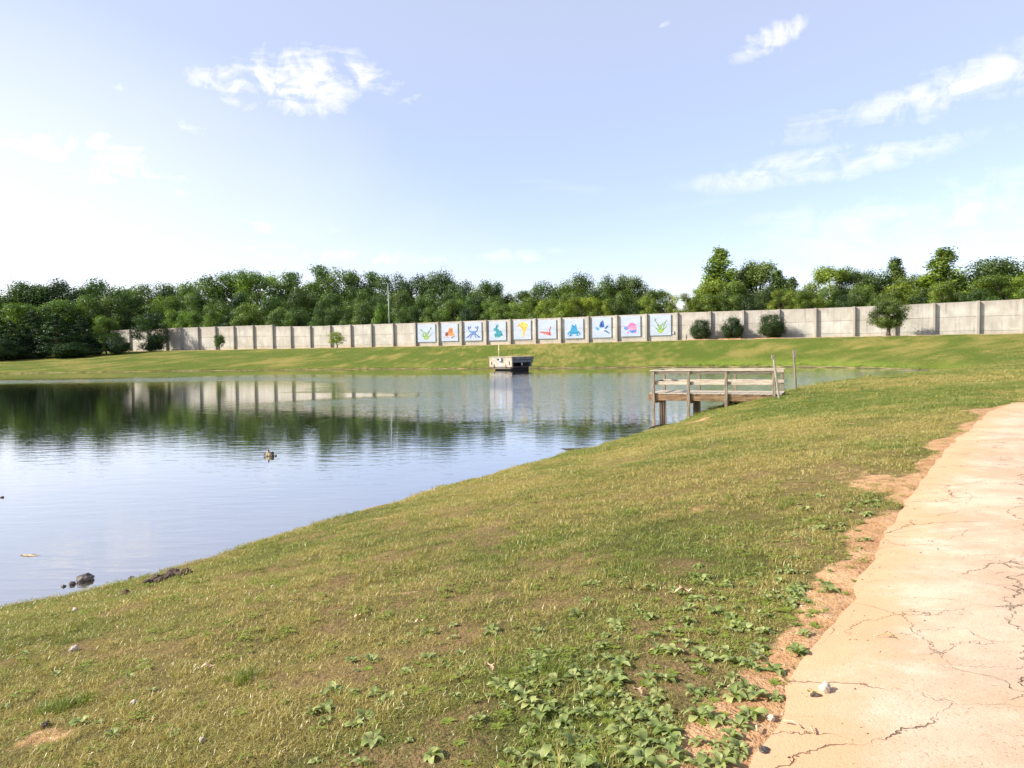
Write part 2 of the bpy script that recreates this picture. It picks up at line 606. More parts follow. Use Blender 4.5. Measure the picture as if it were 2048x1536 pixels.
def dryness(x, y):
    x, y = np.asarray(x, float).ravel(), np.asarray(y, float).ravel()
    v = 0.36 + 1.1 * (fbm(x, y, 0.16, 21, 3) - 0.5) + 1.1 * (fbm(x, y, 0.65, 31, 3) - 0.5) + 0.9 * (fbm(x, y, 2.4, 36, 3) - 0.5) - 0.08 * sstep(60, 90, y)

    def g(px, py, rx, ry, a):
        c = on(px, py, 1.6)
        return a * np.exp(-(((x - c.x) / rx) ** 2 + ((y - c.y) / ry) ** 2))
    v = v + g(1270, 1040, 1.6, 2.2, -0.50) + g(1120, 1420, 0.7, 0.8, -0.30) + g(1500, 1160, 0.8, 1.0, -0.35)
    v = v + g(1250, 935, 4.5, 2.0, 0.22) + g(750, 1130, 1.6, 1.6, 0.22) + g(150, 1400, 1.2, 1.2, 0.22)
    return np.clip(v, 0, 1)


# ------------------------------------------------------------------ ground
def graded(lo, hi, f0, f1, fine, grow=1.09, cap=6.0):
    a = list(np.arange(f0, f1 + 1e-6, fine))
    st = fine
    v = f1
    while v < hi:
        st = min(st * grow, cap if abs(v) < 260 else 60)
        v += st
        a.append(v)
    st = fine
    v = f0
    pre = []
    while v > lo:
        st = min(st * grow, cap if abs(v) < 260 else 60)
        v -= st
        pre.append(v)
    return np.array(pre[::-1] + a)


gx = graded(-1500, 1500, -9, 13, 0.16, 1.07, 2.4)
gy = graded(-300, 2600, 1.5, 36, 0.16, 1.06, 1.6)
GX, GY = np.meshgrid(gx, gy)
fx_, fy_ = GX.ravel(), GY.ravel()
g_sd = sdist(fx_, fy_)
g_z = height(fx_, fy_, g_sd)
g_pd = pdist(fx_, fy_)
nx_, ny_ = len(gx), len(gy)
# the path lies in a shallow cut so that its slab stands a little proud
verts = np.stack([fx_, fy_, g_z - 0.012 * sstep(0.05, -0.15, g_pd)], 1)
idx = np.arange(nx_ * ny_).reshape(ny_, nx_)
faces = np.stack([idx[:-1, :-1].ravel(), idx[:-1, 1:].ravel(), idx[1:, 1:].ravel(), idx[1:, :-1].ravel()], 1)


def dirt_amount(x, y, pd, sd):
    n = fbm(x, y, 1.4, 44, 4)
    w = 0.22 + 0.5 * sstep(0.35, 0.75, fbm(x, y, 0.35, 47, 2)) + 0.16 * sstep(5.0, 3.0, y)
    d = 1 - sstep(0.0, 1.0, (pd + (n - 0.5) * 0.9) / w)
    c = on(1800, 960, 1.95)
    d = np.maximum(d, 0.85 * np.exp(-(((x - c.x - 0.1) / 0.55) ** 2 + ((y - c.y) / 1.7) ** 2)) * (n * 1.6 + 0.1))
    bare = sstep(0.64, 0.80, fbm(x, y, 1.3, 52, 5)) * 0.42
    for px, py, r in ((1400, 858, 0.9), (750, 1035, 0.35), (90, 1470, 0.28), (300, 1350, 0.12)):
        c = on(px, py, 0.4 if py < 1100 else 1.6)
        bare = np.maximum(bare, (0.25 + 0.7 * n) * np.exp(-(((x - c.x) / r) ** 2 + ((y - c.y) / r) ** 2)))
    return np.clip(np.maximum(d, bare), 0, 1)


def thin_turf(x, y):
    return sstep(0.53, 0.68, fbm(x, y, 1.9, 105, 4)) * (0.45 + 0.55 * sstep(0.4, 0.62, fbm(x, y, 0.5, 111, 2)))


g_thin = thin_turf(fx_, fy_) * sstep(24, 12, fy_)
g_dirt = dirt_amount(fx_, fy_, g_pd, g_sd)
g_dry = dryness(fx_, fy_)
g_lime = 0.75 * sstep(4.5, 1.0, g_sd) * sstep(18, 34, fx_) * sstep(70, 90, fy_) + 0.45 * sstep(2.2, 0.4, g_sd) * sstep(80, 100, fy_)


def ground_mat():
    m, t = mat('ground_turf')
    A = lambda n: t.n('ShaderNodeAttribute', attribute_name=n).outputs['Fac']
    co = t.n('ShaderNodeNewGeometry').outputs['Position']
    sd, dirt, dry, lime = A('sd'), A('dirt'), A('dry'), A('lime')
    fine = t.noise(co, 38.0, 3.0, 0.7)
    mid = t.noise(co, 5.0, 5.0, 0.62)
    mid2 = t.noise(t.n('ShaderNodeMapping', in_Vector=co, in_Scale=(1.0, 0.45, 1.0)).outputs[0], 1.3, 6.0, 0.68)
    big = t.noise(co, 0.11, 4.0, 0.6)
    dd = t.math('ADD', dry, t.math('MULTIPLY', t.math('SUBTRACT', mid, 0.5), 0.9))
    dd = t.math('ADD', dd, t.math('MULTIPLY', t.math('SUBTRACT', mid2, 0.5), 0.75))
    dd = t.math('ADD', dd, t.math('MULTIPLY', t.math('SUBTRACT', big, 0.5), 0.7))
    col = t.mix(t.ramp(dd, 0.05, 0.85), (0.088, 0.128, 0.018), (0.245, 0.21, 0.058))
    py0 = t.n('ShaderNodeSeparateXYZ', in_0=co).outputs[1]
    col = t.mix(t.ramp(py0, 22, 5, 0.0, 0.7), col, (0.072, 0.056, 0.026))  # nearer ground darkened: dark soil, plus painted shade for gaps between blades
    col = t.mix(t.ramp(fine, 0.3, 0.62, 0.5, 0.0), col, (0.055, 0.05, 0.022))
    col = t.mix(t.math('MULTIPLY', lime, t.ramp(mid2, 0.3, 0.6, 0.5, 1.0)), col, (0.15, 0.20, 0.030))
    col = t.mix(t.math('MULTIPLY', A('thin'), t.ramp(fine, 0.35, 0.62, 0.15, 0.85)), col, (0.225, 0.14, 0.072))
    clay = t.mix(t.ramp(mid, 0.35, 0.65), (0.37, 0.205, 0.10), (0.48, 0.30, 0.165))
    clay = t.mix(t.ramp(fine, 0.3, 0.5, 0.35, 0.0), clay, (0.2, 0.11, 0.06))
    col = t.mix(t.ramp(t.math('ADD', dirt, t.math('MULTIPLY', t.math('SUBTRACT', mid, 0.5), 0.7)), 0.35, 0.62), col, clay)
    mud = t.ramp(t.math('ADD', sd, t.math('MULTIPLY', t.math('SUBTRACT', mid, 0.5), 0.5)), 0.36, 0.08)
    col = t.mix(mud, col, (0.31, 0.215, 0.135))
    bed = t.mix(t.ramp(t.math('ADD', sd, t.math('MULTIPLY', mid, 1.5)), -1.0, -11.0), (0.62, 0.47, 0.35), (0.05, 0.052, 0.035))
    py_ = t.n('ShaderNodeSeparateXYZ', in_0=co).outputs[1]
    bed = t.mix(t.ramp(py_, 45, 70), bed, (0.07, 0.075, 0.03))
    col = t.mix(t.ramp(sd, 0.0, -0.12), col, bed)
    h = t.math('ADD', t.math('MULTIPLY', fine, 0.5), t.math('ADD', mid, t.math('MULTIPLY', mid2, 2.0)))
    finish(t, principled(t, col, 0.95, bump(t, h, 1.0, 0.045), 0.05))
    return m


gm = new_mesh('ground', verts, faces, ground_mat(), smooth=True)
for nm, arr in (('sd', g_sd), ('dirt', g_dirt), ('dry', g_dry), ('lime', g_lime), ('thin', g_thin)):
    gm.attributes.new(nm, 'FLOAT', 'POINT').data.foreach_set('value', np.asarray(arr, np.float32))
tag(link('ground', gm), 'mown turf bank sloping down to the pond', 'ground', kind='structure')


# ------------------------------------------------------------------ pond water
def water_mat():
    m, t = mat('pond_water')
    co = t.n('ShaderNodeNewGeometry').outputs['Position']
    stretch = t.n('ShaderNodeMapping', in_Vector=co, in_Rotation=(0, 0, 0.25), in_Scale=(0.55, 1.5, 1.0)).outputs[0]
    r1 = t.noise(stretch, 1.5, 3.0, 0.5, 0.3)
    r2 = t.noise(stretch, 5.5, 2.0, 0.5)
    patch = t.noise(t.n('ShaderNodeMapping', in_Vector=co, in_Scale=(0.5, 1.6, 1.0), in_Location=(3.0, 1.0, 0)).outputs[0], 0.022, 3.0, 0.5)
    y = t.n('ShaderNodeSeparateXYZ', in_0=co).outputs[1]
    x = t.n('ShaderNodeSeparateXYZ', in_0=co).outputs[0]
    # breeze-ruffled water: a broad patch on the right, a thin lane along the far left shore
    k = t.ramp(t.math('ADD', x, t.math('MULTIPLY', t.math('SUBTRACT', patch, 0.5), 60.0)), -38, 2)
    cen = t.math('ADD', 104.0, t.math('MULTIPLY', k, -32.0))
    half = t.math('ADD', 15.0, t.math('MULTIPLY', k, 25.0))
    yy = t.math('ADD', y, t.math('MULTIPLY', t.math('SUBTRACT', patch, 0.5), 26.0))
    lane = t.math('SUBTRACT', 1.0, t.math('DIVIDE', t.math('ABSOLUTE', t.math('SUBTRACT', yy, cen)), half), clamp=True)
    streak = t.noise(t.n('ShaderNodeMapping', in_Vector=co, in_Scale=(0.06, 0.9, 1.0)).outputs[0], 0.6, 4.0, 0.6)
    lane = t.math('MULTIPLY', t.ramp(lane, 0.0, 0.9), t.ramp(streak, 0.3, 0.65, 0.3, 1.0))
    amp = t.math('ADD', 0.005, t.math('MULTIPLY', lane, 0.13))
    near = t.ramp(y, 8, 40, 1.0, 0.0)
    amp = t.math('ADD', amp, t.math('MULTIPLY', near, 0.002))
    h = t.math('ADD', r1, t.math('MULTIPLY', r2, 0.22))
    nb = t.n('ShaderNodeBump', in_Height=h, in_Strength=1.0, in_Distance=amp).outputs[0]
    fr = t.n('ShaderNodeFresnel', in_IOR=1.5, in_Normal=nb).outputs[0]
    fr = t.ramp(fr, 0.04, 0.7, 0.38, 0.97, smooth=False)
    gl = t.n('ShaderNodeBsdfGlossy', in_Roughness=0.015, in_Color=(0.97, 0.98, 1.0, 1), in_Normal=nb)
    murk = t.n('ShaderNodeBsdfDiffuse', in_Color=(0.16, 0.15, 0.11, 1))
    trn = t.n('ShaderNodeBsdfTransparent', in_Color=(0.90, 0.88, 0.82, 1))
    body = t.n('ShaderNodeMixShader', in_0=0.85, in_1=murk.outputs[0], in_2=trn.outputs[0])
    mx = t.n('ShaderNodeMixShader', in_0=fr, in_1=body.outputs[0], in_2=gl.outputs[0])
    finish(t, mx.outputs[0])
    return m


# the sheet follows the pond outline, tucked a little under the bank
c_ = POND.mean(0)
nrm = np.gradient(POND, axis=0)
nrm = np.stack([nrm[:, 1], -nrm[:, 0]], 1)
nrm /= np.linalg.norm(nrm, axis=1)[:, None]
probe = POND + nrm * 0.1
outw = np.where(sdist(probe[:, 0], probe[:, 1]) < 0, -1.0, 1.0)[:, None]
WAT = POND + nrm * outw * 0.9
bm = bmesh.new()
vs = [bm.verts.new((p[0], p[1], 0.0)) for p in WAT]
f = bm.faces.new(vs)
bmesh.ops.triangulate(bm, faces=[f])
for f in bm.faces:
    if f.normal.z < 0:
        f.normal_flip()
tag(link('pond_water', bm_mesh('pond_water', bm, water_mat())), 'still pond water reflecting sky, trees and wall', 'water', kind='structure')


# ------------------------------------------------------------------ paths
def path_mat():
    m, t = mat('cracked_path')
    co = t.n('ShaderNodeNewGeometry').outputs['Position']
    wv = t.noise(co, 1.6, 5.0, 0.65, col=True)
    wv = t.n('ShaderNodeVectorMath', operation='MULTIPLY_ADD', in_0=wv, in_1=(0.55, 0.55, 0), in_2=co).outputs[0]
    wv2 = t.noise(co, 14.0, 3.0, 0.6, col=True)
    wv = t.n('ShaderNodeVectorMath', operation='MULTIPLY_ADD', in_0=wv2, in_1=(0.05, 0.05, 0), in_2=wv).outputs[0]
    flat = t.n('ShaderNodeMapping', in_Vector=wv, in_Rotation=(0, 0, 0.45), in_Scale=(0.62, 1.5, 0.0)).outputs[0]
    v1 = t.n('ShaderNodeTexVoronoi', feature='DISTANCE_TO_EDGE', voronoi_dimensions='2D', in_Vector=flat, in_Scale=0.75).outputs['Distance']
    v2 = t.n('ShaderNodeTexVoronoi', feature='DISTANCE_TO_EDGE', voronoi_dimensions='2D', in_Vector=flat, in_Scale=2.3).outputs['Distance']
    wide = t.noise(co, 3.0, 3.0, 0.6)
    m1 = t.noise(co, 1.1, 2.0)
    m2 = t.noise(co, 0.75, 3.0)
    c1 = t.math('MULTIPLY', t.ramp(v1, 0.001, 0.007, 1.0, 0.0), t.ramp(m1, 0.40, 0.54))
    c2 = t.math('MULTIPLY', t.ramp(v2, 0.001, 0.010, 0.85, 0.0), t.ramp(m2, 0.47, 0.58))
    pe_ = t.n('ShaderNodeAttribute', attribute_name='pe').outputs['Fac']
    lw = t.math('ADD', t.math('MULTIPLY', t.math('SUBTRACT', t.noise(co, 1.1, 6.0, 0.62), 0.5), 1.5), t.math('MULTIPLY', t.math('SUBTRACT', t.noise(co, 9.0, 3.0, 0.6), 0.5), 0.10))
    c3 = t.ramp(t.math('ABSOLUTE', t.math('SUBTRACT', t.math('ADD', pe_, lw), 1.22)), 0.002, 0.013, 1.0, 0.0)
    c4 = t.math('MULTIPLY', t.ramp(t.math('ABSOLUTE', t.math('SUBTRACT', t.math('SUBTRACT', pe_, lw), 0.72)), 0.001, 0.008, 0.8, 0.0), t.ramp(m2, 0.5, 0.6))
    c1 = t.math('MAXIMUM', c1, t.math('MAXIMUM', c3, c4))
    cr = t.math('MULTIPLY', t.math('MAXIMUM', c1, c2), t.ramp(wide, 0.36, 0.56, 0.15, 1.0), clamp=True)
    sp = t.noise(co, 75.0, 4.0, 0.75)
    sp2 = t.n('ShaderNodeTexVoronoi', in_Vector=co, in_Scale=95.0).outputs['Distance']
    big = t.noise(co, 1.3, 6.0, 0.65)
    col = t.mix(t.ramp(big, 0.35, 0.66), (0.445, 0.315, 0.21), (0.545, 0.415, 0.295))
    col = t.mix(t.ramp(sp, 0.34, 0.43, 0.8, 0.0), col, (0.19, 0.12, 0.07))
    col = t.mix(t.ramp(sp2, 0.16, 0.28, 0.28, 0.0), col, (0.68, 0.56, 0.44))
    blot = t.noise(co, 2.6, 6.0, 0.7)
    col = t.mix(t.ramp(blot, 0.52, 0.72, 0.0, 0.5), col, (0.60, 0.475, 0.355))
    ed = t.n('ShaderNodeAttribute', attribute_name='pe').outputs['Fac']
    dust = t.ramp(t.math('ADD', ed, t.math('MULTIPLY', t.math('SUBTRACT', big, 0.5), 1.5)), 0.75, 0.05)
    d2 = t.ramp(t.noise(co, 0.8, 5.0, 0.7), 0.54, 0.72)
    dust = t.math('MAXIMUM', dust, t.math('MULTIPLY', d2, 0.5))
    col = t.mix(t.math('MULTIPLY', dust, 0.8), col, (0.53, 0.32, 0.17))
    col = t.mix(t.math('MULTIPLY', cr, 0.8), col, (0.13, 0.085, 0.05))
    h = t.math('SUBTRACT', t.math('ADD', t.math('MULTIPLY', sp, 0.35), t.math('MULTIPLY', big, 0.25)), cr)
    finish(t, principled(t, col, 0.92, bump(t, h, 1.0, 0.012), 0.15))
    return m


M['path'] = path_mat()


def path_strip(L, Rr, cols, rise, jit):
    n = len(L)
    lj = (fbm(L[:, 0], L[:, 1], 2.6, 61, 5) - 0.5) * jit
    wv = Rr - L
    vs, pe = [], []
    for j in range(cols + 1):
        u = j / cols
        p = L + wv * u
        if j == 0:
            p = L + (wv / np.linalg.norm(wv, axis=1)[:, None]) * lj[:, None]
        z = height(p[:, 0], p[:, 1]) + rise
        vs.append(np.stack([p[:, 0], p[:, 1], z], 1))
        pe.append(np.full(n, u * np.linalg.norm(wv, axis=1).mean()))
    dn0 = vs[0].copy()
    dn0[:, 2] -= 0.25
    dn1 = vs[-1].copy()
    dn1[:, 2] -= 0.25
    vs = [dn0] + vs + [dn1]
    pe = [pe[0]] + pe + [pe[-1]]
    V = np.concatenate(vs)
    fs = []
    for j in range(len(vs) - 1):
        a = np.arange(n - 1) + j * n
        fs.append(np.stack([a, a + n, a + n + 1, a + 1], 1))
    return V, np.concatenate(fs), np.concatenate(pe)


V, Fc, PE = path_strip(PATH_L, PATH_R, 14, 0.004, 0.16)
me = new_mesh('path', V, Fc, M['path'])
me.attributes.new('pe', 'FLOAT', 'POINT').data.foreach_set('value', PE.astype(np.float32))
tag(link('path', me), 'cracked sun-bleached concrete path at the right', 'path', kind='structure')

# thin path along the crest in front of the wall
cr = np.array([((wall_at(400) + WN * 6.5 + WT * s)[:2]) for s in np.arange(-40, 230, 1.5)])
crr = cr + np.array([-WN.x, -WN.y]) * 2.4
V, Fc, PE = path_strip(cr, crr, 3, 0.06, 0.0)
me = new_mesh('path', V, Fc, M['path'])
me.attributes.new('pe', 'FLOAT', 'POINT').data.foreach_set('value', (PE * 0 + 1.2).astype(np.float32))
tag(link('path', me), 'thin pale path along the crest in front of the wall', 'path', kind='structure')

# ------------------------------------------------------------------ concrete wall
def wz(px, py):
    """height on the wall plane seen at a photo pixel"""
    d = ray(px, py)
    k = WD / (d.y * WC + d.x * WS)
    return EYE.z + d.z * k


joints = [335, 365, 399, 434, 470.5, 509, 548, 584, 623, 663, 703.5, 745, 788.5, 833, 878.7, 925, 974, 1022.5, 1072.5, 1122.5, 1178,
          1234.8, 1294, 1355, 1421, 1487, 1558, 1631, 1708, 1788, 1867, 1955, 2045]
top_px = [(200, 662), (335, 656.5), (509, 651), (547, 650), (549, 653), (623, 652.5), (745, 648.5), (833, 646), (974, 640.5), (1122, 635.5),
          (1355, 625.5), (1631, 617), (1788, 610.5), (1955, 602.5), (2045, 598.5), (2300, 587)]
T0 = wall_at(335)
s_of = lambda px: (wall_at(px) - T0).dot(WT)
S_J = [s_of(p) for p in joints]
for k in range(8):                                       # on to the right, out of the photograph
    S_J.append(S_J[-1] + 6.5)
S_J = [S_J[0] - 7.0 * k for k in (3, 2, 1)] + S_J          # and to the left, behind the tree at its end
tp_s = [s_of(p[0]) for p in top_px]
tp_z = [wz(*p) for p in top_px]


def wtop(s):
    return float(np.interp(s, tp_s, tp_z))


WALL_RZ = math.atan2(WT.y, WT.x)
wall = empty('concrete_wall', tuple(T0 + Vector((0, 0, 3.0))), WALL_RZ)
tag(wall, 'long weathered concrete wall of square bays along the far bank', 'wall')


def skew_box(x0, x1, y0, y1, z0, za, zb, bev=0.02):
    """box whose top runs from za at x0 to zb at x1"""
    bm = bmesh.new()
    v = [bm.verts.new(p) for p in ((x0, y0, z0), (x1, y0, z0), (x1, y1, z0), (x0, y1, z0), (x0, y0, za), (x1, y0, zb), (x1, y1, zb), (x0, y1, za))]
    for q in ((3, 2, 1, 0), (4, 5, 6, 7), (0, 1, 5, 4), (1, 2, 6, 5), (2, 3, 7, 6), (3, 0, 4, 7)):
        bm.faces.new([v[i] for i in q])
    if bev:
        bmesh.ops.bevel(bm, geom=bm.edges[:], offset=bev, segments=1, affect='EDGES')
    return bm


for i in range(len(S_J) - 1):
    a, b = S_J[i] + 0.18, S_J[i + 1] - 0.18
    pm_ = T0 + WT * ((a + b) / 2)
    zb = hz(pm_.x + WN.x * 0.6, pm_.y + WN.y * 0.6) - 3.0 - 0.4
    ta, tb = wtop(a) - 3.0, wtop(b) - 3.0
    H_ = (ta + tb) / 2 - zb
    cuts = [zb, zb + 0.4 + 0.115 * (H_ - 0.4), zb + 0.4 + 0.545 * (H_ - 0.4), None]
    for j in range(3):
        z0 = cuts[j] + (0.035 if j else 0)
        if j < 2:
            za_ = zb_ = cuts[j + 1]
        else:
            za_, zb_ = ta, tb
        dy = random.uniform(-0.02, 0.02)
        link('slab', bm_mesh('slab', skew_box(a, b, -0.1 + dy, 0.25, z0, za_, zb_, 0.015), M['wall']), wall)
for i, s in enumerate(S_J):
    pm_ = T0 + WT * s
    zb = hz(pm_.x + WN.x * 0.6, pm_.y + WN.y * 0.6) - 3.0 - 0.4
    zt = max(wtop(s - 0.3), wtop(s + 0.3)) - 3.0 + 0.06
    link('post', bm_mesh('post', skew_box(s - 0.21, s + 0.21, -0.62, 0.3, zb, zt, zt, 0.03), M['wall_post']), wall)
# return of the wall that turns away behind the tree at its left end
rb = S_J[0]
# ------------------------------------------------------------------ mural boards
def motif_mat(name, c1, c2, c3):
    m, t = mat(name)
    co = t.n('ShaderNodeTexCoord').outputs['Object']
    v = t.n('ShaderNodeTexVoronoi', in_Vector=co, in_Scale=4.2)
    n = t.noise(co, 1.1, 3.0)
    r = t.n('ShaderNodeSeparateColor', in_0=v.outputs['Color']).outputs[0]
    col = t.mix(t.ramp(r, 0.15, 0.85), c1, c2)
    col = t.mix(t.ramp(n, 0.5, 0.66), col, c3)
    col = t.mix(1.0, col, (0.72, 0.72, 0.72), 'MULTIPLY')
    finish(t, principled(t, col, 0.6))
    return m


def stroke(pts, w):
    """flat ribbon with rounded look along points in board units"""
    pts = [Vector((*p, 0)) for p in pts]
    ws = w if isinstance(w, (list, tuple)) else [w] * len(pts)
    Lp, Rp = [], []
    for i, p in enumerate(pts):
        d = (pts[min(i + 1, len(pts) - 1)] - pts[max(i - 1, 0)]).normalized()
        n = Vector((-d.y, d.x, 0)) * ws[i] / 2
        Lp.append(p + n)
        Rp.append(p - n)
    return [(v.x, v.y) for v in Lp + Rp[::-1]]


def ell(cx, cy, rx, ry, rot=0.0, n=16, wob=0.0):
    out = []
    for i in range(n):
        a = 2 * math.pi * i / n
        k = 1 + wob * math.sin(5 * a + cx * 9)
        x, y = rx * k * math.cos(a), ry * k * math.sin(a)
        c, s = math.cos(R(rot)), math.sin(R(rot))
        out.append((cx + x * c - y * s, cy + x * s + y * c))
    return out


G1, G2, G3 = (0.10, 0.26, 0.05), (0.34, 0.46, 0.12), (0.16, 0.36, 0.24)


def plant(flip):
    k = -1 if flip else 1
    X = lambda x: 0.5 + k * (x - 0.5)
    ss = []
    for a, b, c in (((.46, .2), (.34, .42), (.24, .68)), ((.5, .2), (.45, .5), (.36, .62)), ((.54, .2), (.6, .46), (.74, .72)),
                    ((.5, .2), (.56, .42), (.62, .6)), ((.44, .24), (.3, .34), (.2, .44)), ((.56, .24), (.7, .34), (.8, .44)), ((.5, .18), (.5, .4), (.5, .52))):
        ss.append(stroke([(X(p[0]), p[1]) for p in (a, b, c)], [.05, .045, .03]))
    bl = [ell(X(.22), .7, .06, .035, 40 * k), ell(X(.29), .63, .05, .025, -30 * k), ell(X(.75), .74, .06, .035, -50 * k), ell(X(.69), .64, .05, .025, 30 * k),
          ell(X(.36), .5, .05, .025, 60 * k), ell(X(.63), .5, .05, .025, -60 * k), ell(X(.77), .8, .03, .04)]
    base = [ell(.5, .22, .13, .1, 0, 18, .06)]
    return [('stem_paint', ss, (G1, G2, G1)), ('bud_paint', bl, ((.12, .28, .2), (.3, .42, .2), (.2, .25, .25))), ('bulb_paint', base, ((.2, .4, .06), (.45, .55, .12), (.3, .45, .1)))]


def mirror(sh):
    return [[(1 - x, y) for x, y in s] for s in sh]


def crab():
    body = [ell(.5, .42, .17, .11, 0, 18, .05)]
    arm = [stroke([(.4, .47), (.28, .52), (.24, .62)], .06), ell(.24, .7, .05, .09, 12), ell(.34, .72, .03, .07, -20),
           stroke([(.38, .36), (.28, .3), (.18, .2)], [.06, .05, .07]), stroke([(.42, .34), (.36, .22), (.32, .15)], [.05, .04, .05]),
           stroke([(.2, .2), (.1, .19)], .06)]
    return [('shell_paint', body, ((.03, .09, .34), (.14, .3, .62), (.3, .45, .7))), ('claw_paint', arm + mirror(arm), ((.02, .06, .24), (.12, .26, .55), (.06, .12, .35)))]


def fox():
    fan = [[(.42, .34), (.36, .5), (.44, .66), (.52, .77), (.7, .76), (.68, .6), (.76, .42), (.84, .3), (.66, .33), (.55, .28)]]
    dark = [[(.2, .38), (.28, .52), (.4, .5), (.44, .38), (.36, .3), (.26, .3)], ell(.66, .2, .05, .04), ell(.76, .26, .04, .03), stroke([(.5, .4), (.56, .72)], .025), stroke([(.58, .38), (.64, .7)], .02)]
    leg = [ell(.17, .24, .05, .04), stroke([(.4, .34), (.34, .22), (.46, .2)], .05), stroke([(.6, .32), (.68, .22)], .05)]
    return [('back_paint', fan, ((.62, .2, .05), (.75, .36, .14), (.5, .14, .04))), ('face_paint', dark, ((.1, .03, .02), (.3, .1, .05), (.2, .05, .03))), ('leg_paint', leg, ((.6, .22, .1), (.7, .4, .3), (.45, .15, .06)))]


def rabbit():
    b = [ell(.58, .36, .2, .17, 20), ell(.5, .3, .2, .1), [(.36, .5), (.44, .62), (.56, .6), (.62, .46), (.5, .42)], ell(.38, .58, .12, .09, 15)]
    e = [stroke([(.42, .62), (.5, .72), (.58, .84)], [.06, .08, .03]), stroke([(.4, .64), (.44, .76), (.48, .86)], [.05, .06, .02]), ell(.5, .2, .16, .035), ell(.76, .3, .05, .06)]
    return [('body_paint', b, ((.01, .2, .26), (.06, .36, .42), (.02, .28, .34))), ('ear_paint', e, ((.01, .14, .2), (.1, .4, .36), (.02, .24, .28)))]


def seahorse():
    b = [[(.32, .72), (.28, .82), (.4, .9), (.62, .9), (.8, .84), (.84, .7), (.74, .52), (.66, .36), (.62, .2), (.56, .1), (.5, .14), (.54, .34), (.5, .52), (.42, .62)]]
    s = [stroke([(.16, .68), (.3, .74), (.4, .76)], [.03, .05, .06])] + [stroke([(.46 + .03 * i, .6 - .1 * i), (.74 - .03 * i, .62 - .1 * i)], .025) for i in range(4)]
    return [('body_paint', b, ((.72, .4, .05), (.85, .62, .2), (.8, .5, .08))), ('stripe_paint', s, ((.55, .25, .03), (.7, .42, .1), (.6, .3, .05)))]


def wader():
    b = [[(.06, .42), (.14, .4), (.26, .26), (.44, .2), (.6, .22), (.66, .34), (.5, .4), (.3, .36), (.14, .34), (.08, .3)]]
    n = [stroke([(.62, .2), (.66, .36), (.62, .46), (.68, .56), (.72, .66)], [.1, .07, .06, .05, .03]), ell(.53, .27, .08, .06), ell(.66, .2, .06, .04)]
    return [('body_paint', b, ((.66, .14, .12), (.8, .5, .48), (.72, .3, .28))), ('neck_paint', n, ((.4, .03, .03), (.65, .2, .18), (.3, .02, .02)))]


def frog():
    b = [[(.36, .62), (.34, .5), (.26, .3), (.3, .22), (.7, .22), (.74, .3), (.66, .5), (.64, .62), (.58, .66), (.42, .66)], ell(.41, .68, .045, .045), ell(.59, .68, .045, .045)]
    l = [stroke([(.3, .36), (.2, .3), (.18, .18)], [.06, .07, .06]), stroke([(.34, .3), (.28, .16), (.22, .12)], [.07, .06, .05]), ell(.36, .16, .06, .03)]
    return [('body_paint', b, ((.02, .2, .42), (.05, .36, .58), (.02, .28, .5))), ('leg_paint', l + mirror(l), ((.02, .16, .34), (.1, .42, .6), (.02, .22, .42)))]


def jay():
    w = [[(.42, .48), (.36, .56), (.42, .74), (.56, .86), (.62, .7), (.64, .56), (.54, .46)], [(.64, .46), (.74, .56), (.86, .62), (.8, .5), (.7, .4)], stroke([(.6, .36), (.76, .3), (.9, .2)], [.07, .06, .04])]
    b = [[(.3, .46), (.4, .5), (.6, .5), (.7, .42), (.62, .34), (.44, .32), (.32, .38)], ]
    h = [ell(.27, .44, .08, .06, -20), [(.2, .44), (.14, .5), (.22, .49)], [(.22, .5), (.18, .56), (.3, .5)]]
    return [('wing_paint', w, ((.01, .04, .2), (.06, .2, .56), (.03, .1, .36))), ('breast_paint', b, ((.4, .56, .68), (.6, .68, .74), (.2, .45, .65))), ('head_paint', h, ((.04, .2, .45), (.1, .36, .6), (.03, .14, .34)))]


def turtle():
    s = [[(.3, .42), (.34, .56), (.46, .66), (.6, .68), (.74, .6), (.8, .46), (.8, .34), (.6, .3), (.42, .34)]]
    b = [[(.4, .3), (.6, .3), (.8, .32), (.76, .2), (.66, .16), (.5, .18), (.44, .24)], [(.14, .42), (.2, .52), (.32, .46), (.4, .36), (.3, .32), (.18, .34)]]
    p = [ell(.14, .5, .05, .04), ell(.36, .2, .05, .05), ell(.76, .18, .05, .04), ell(.12, .26, .03, .02)]
    return [('shell_paint', s, ((.66, .16, .34), (.8, .38, .52), (.5, .12, .4))), ('belly_paint', b, ((.05, .16, .5), (.12, .34, .66), (.3, .2, .5))), ('fin_paint', p, ((.6, .2, .4), (.75, .45, .6), (.4, .2, .5)))]


murals = [('green stemmed plant painted on the mural board nearest the bare wall bays at left', lambda: plant(False), (836.5, 872.5, 648.5, 684)),
          ('white mural board with an orange and dark brown fan-shaped creature', fox, (885, 917.5, 647, 682.5)),
          ('white mural board with a dark blue crab holding both claws up', crab, (931.5, 965, 644.5, 681.5)),
          ('white mural board with a teal sitting rabbit', rabbit, (980, 1013.5, 643, 681)),
          ('white mural board with a tall tapering yellow seahorse shape', seahorse, (1029, 1063.5, 641, 679)),
          ('white mural board with a low red and pink long-necked figure', wader, (1078, 1114, 640, 677.5)),
          ('white mural board with a bright blue frog seen from the front', frog, (1131, 1168, 638, 677)),
          ('white mural board with a dark blue bird in flight', jay, (1186, 1224, 634.5, 675.5)),
          ('white mural board with a pink and blue turtle', turtle, (1243.5, 1282, 632, 673)),
          ('green stemmed plant painted on the mural board nearest the round shrubs at right', lambda: plant(True), (1301.5, 1343, 629.5, 671))]
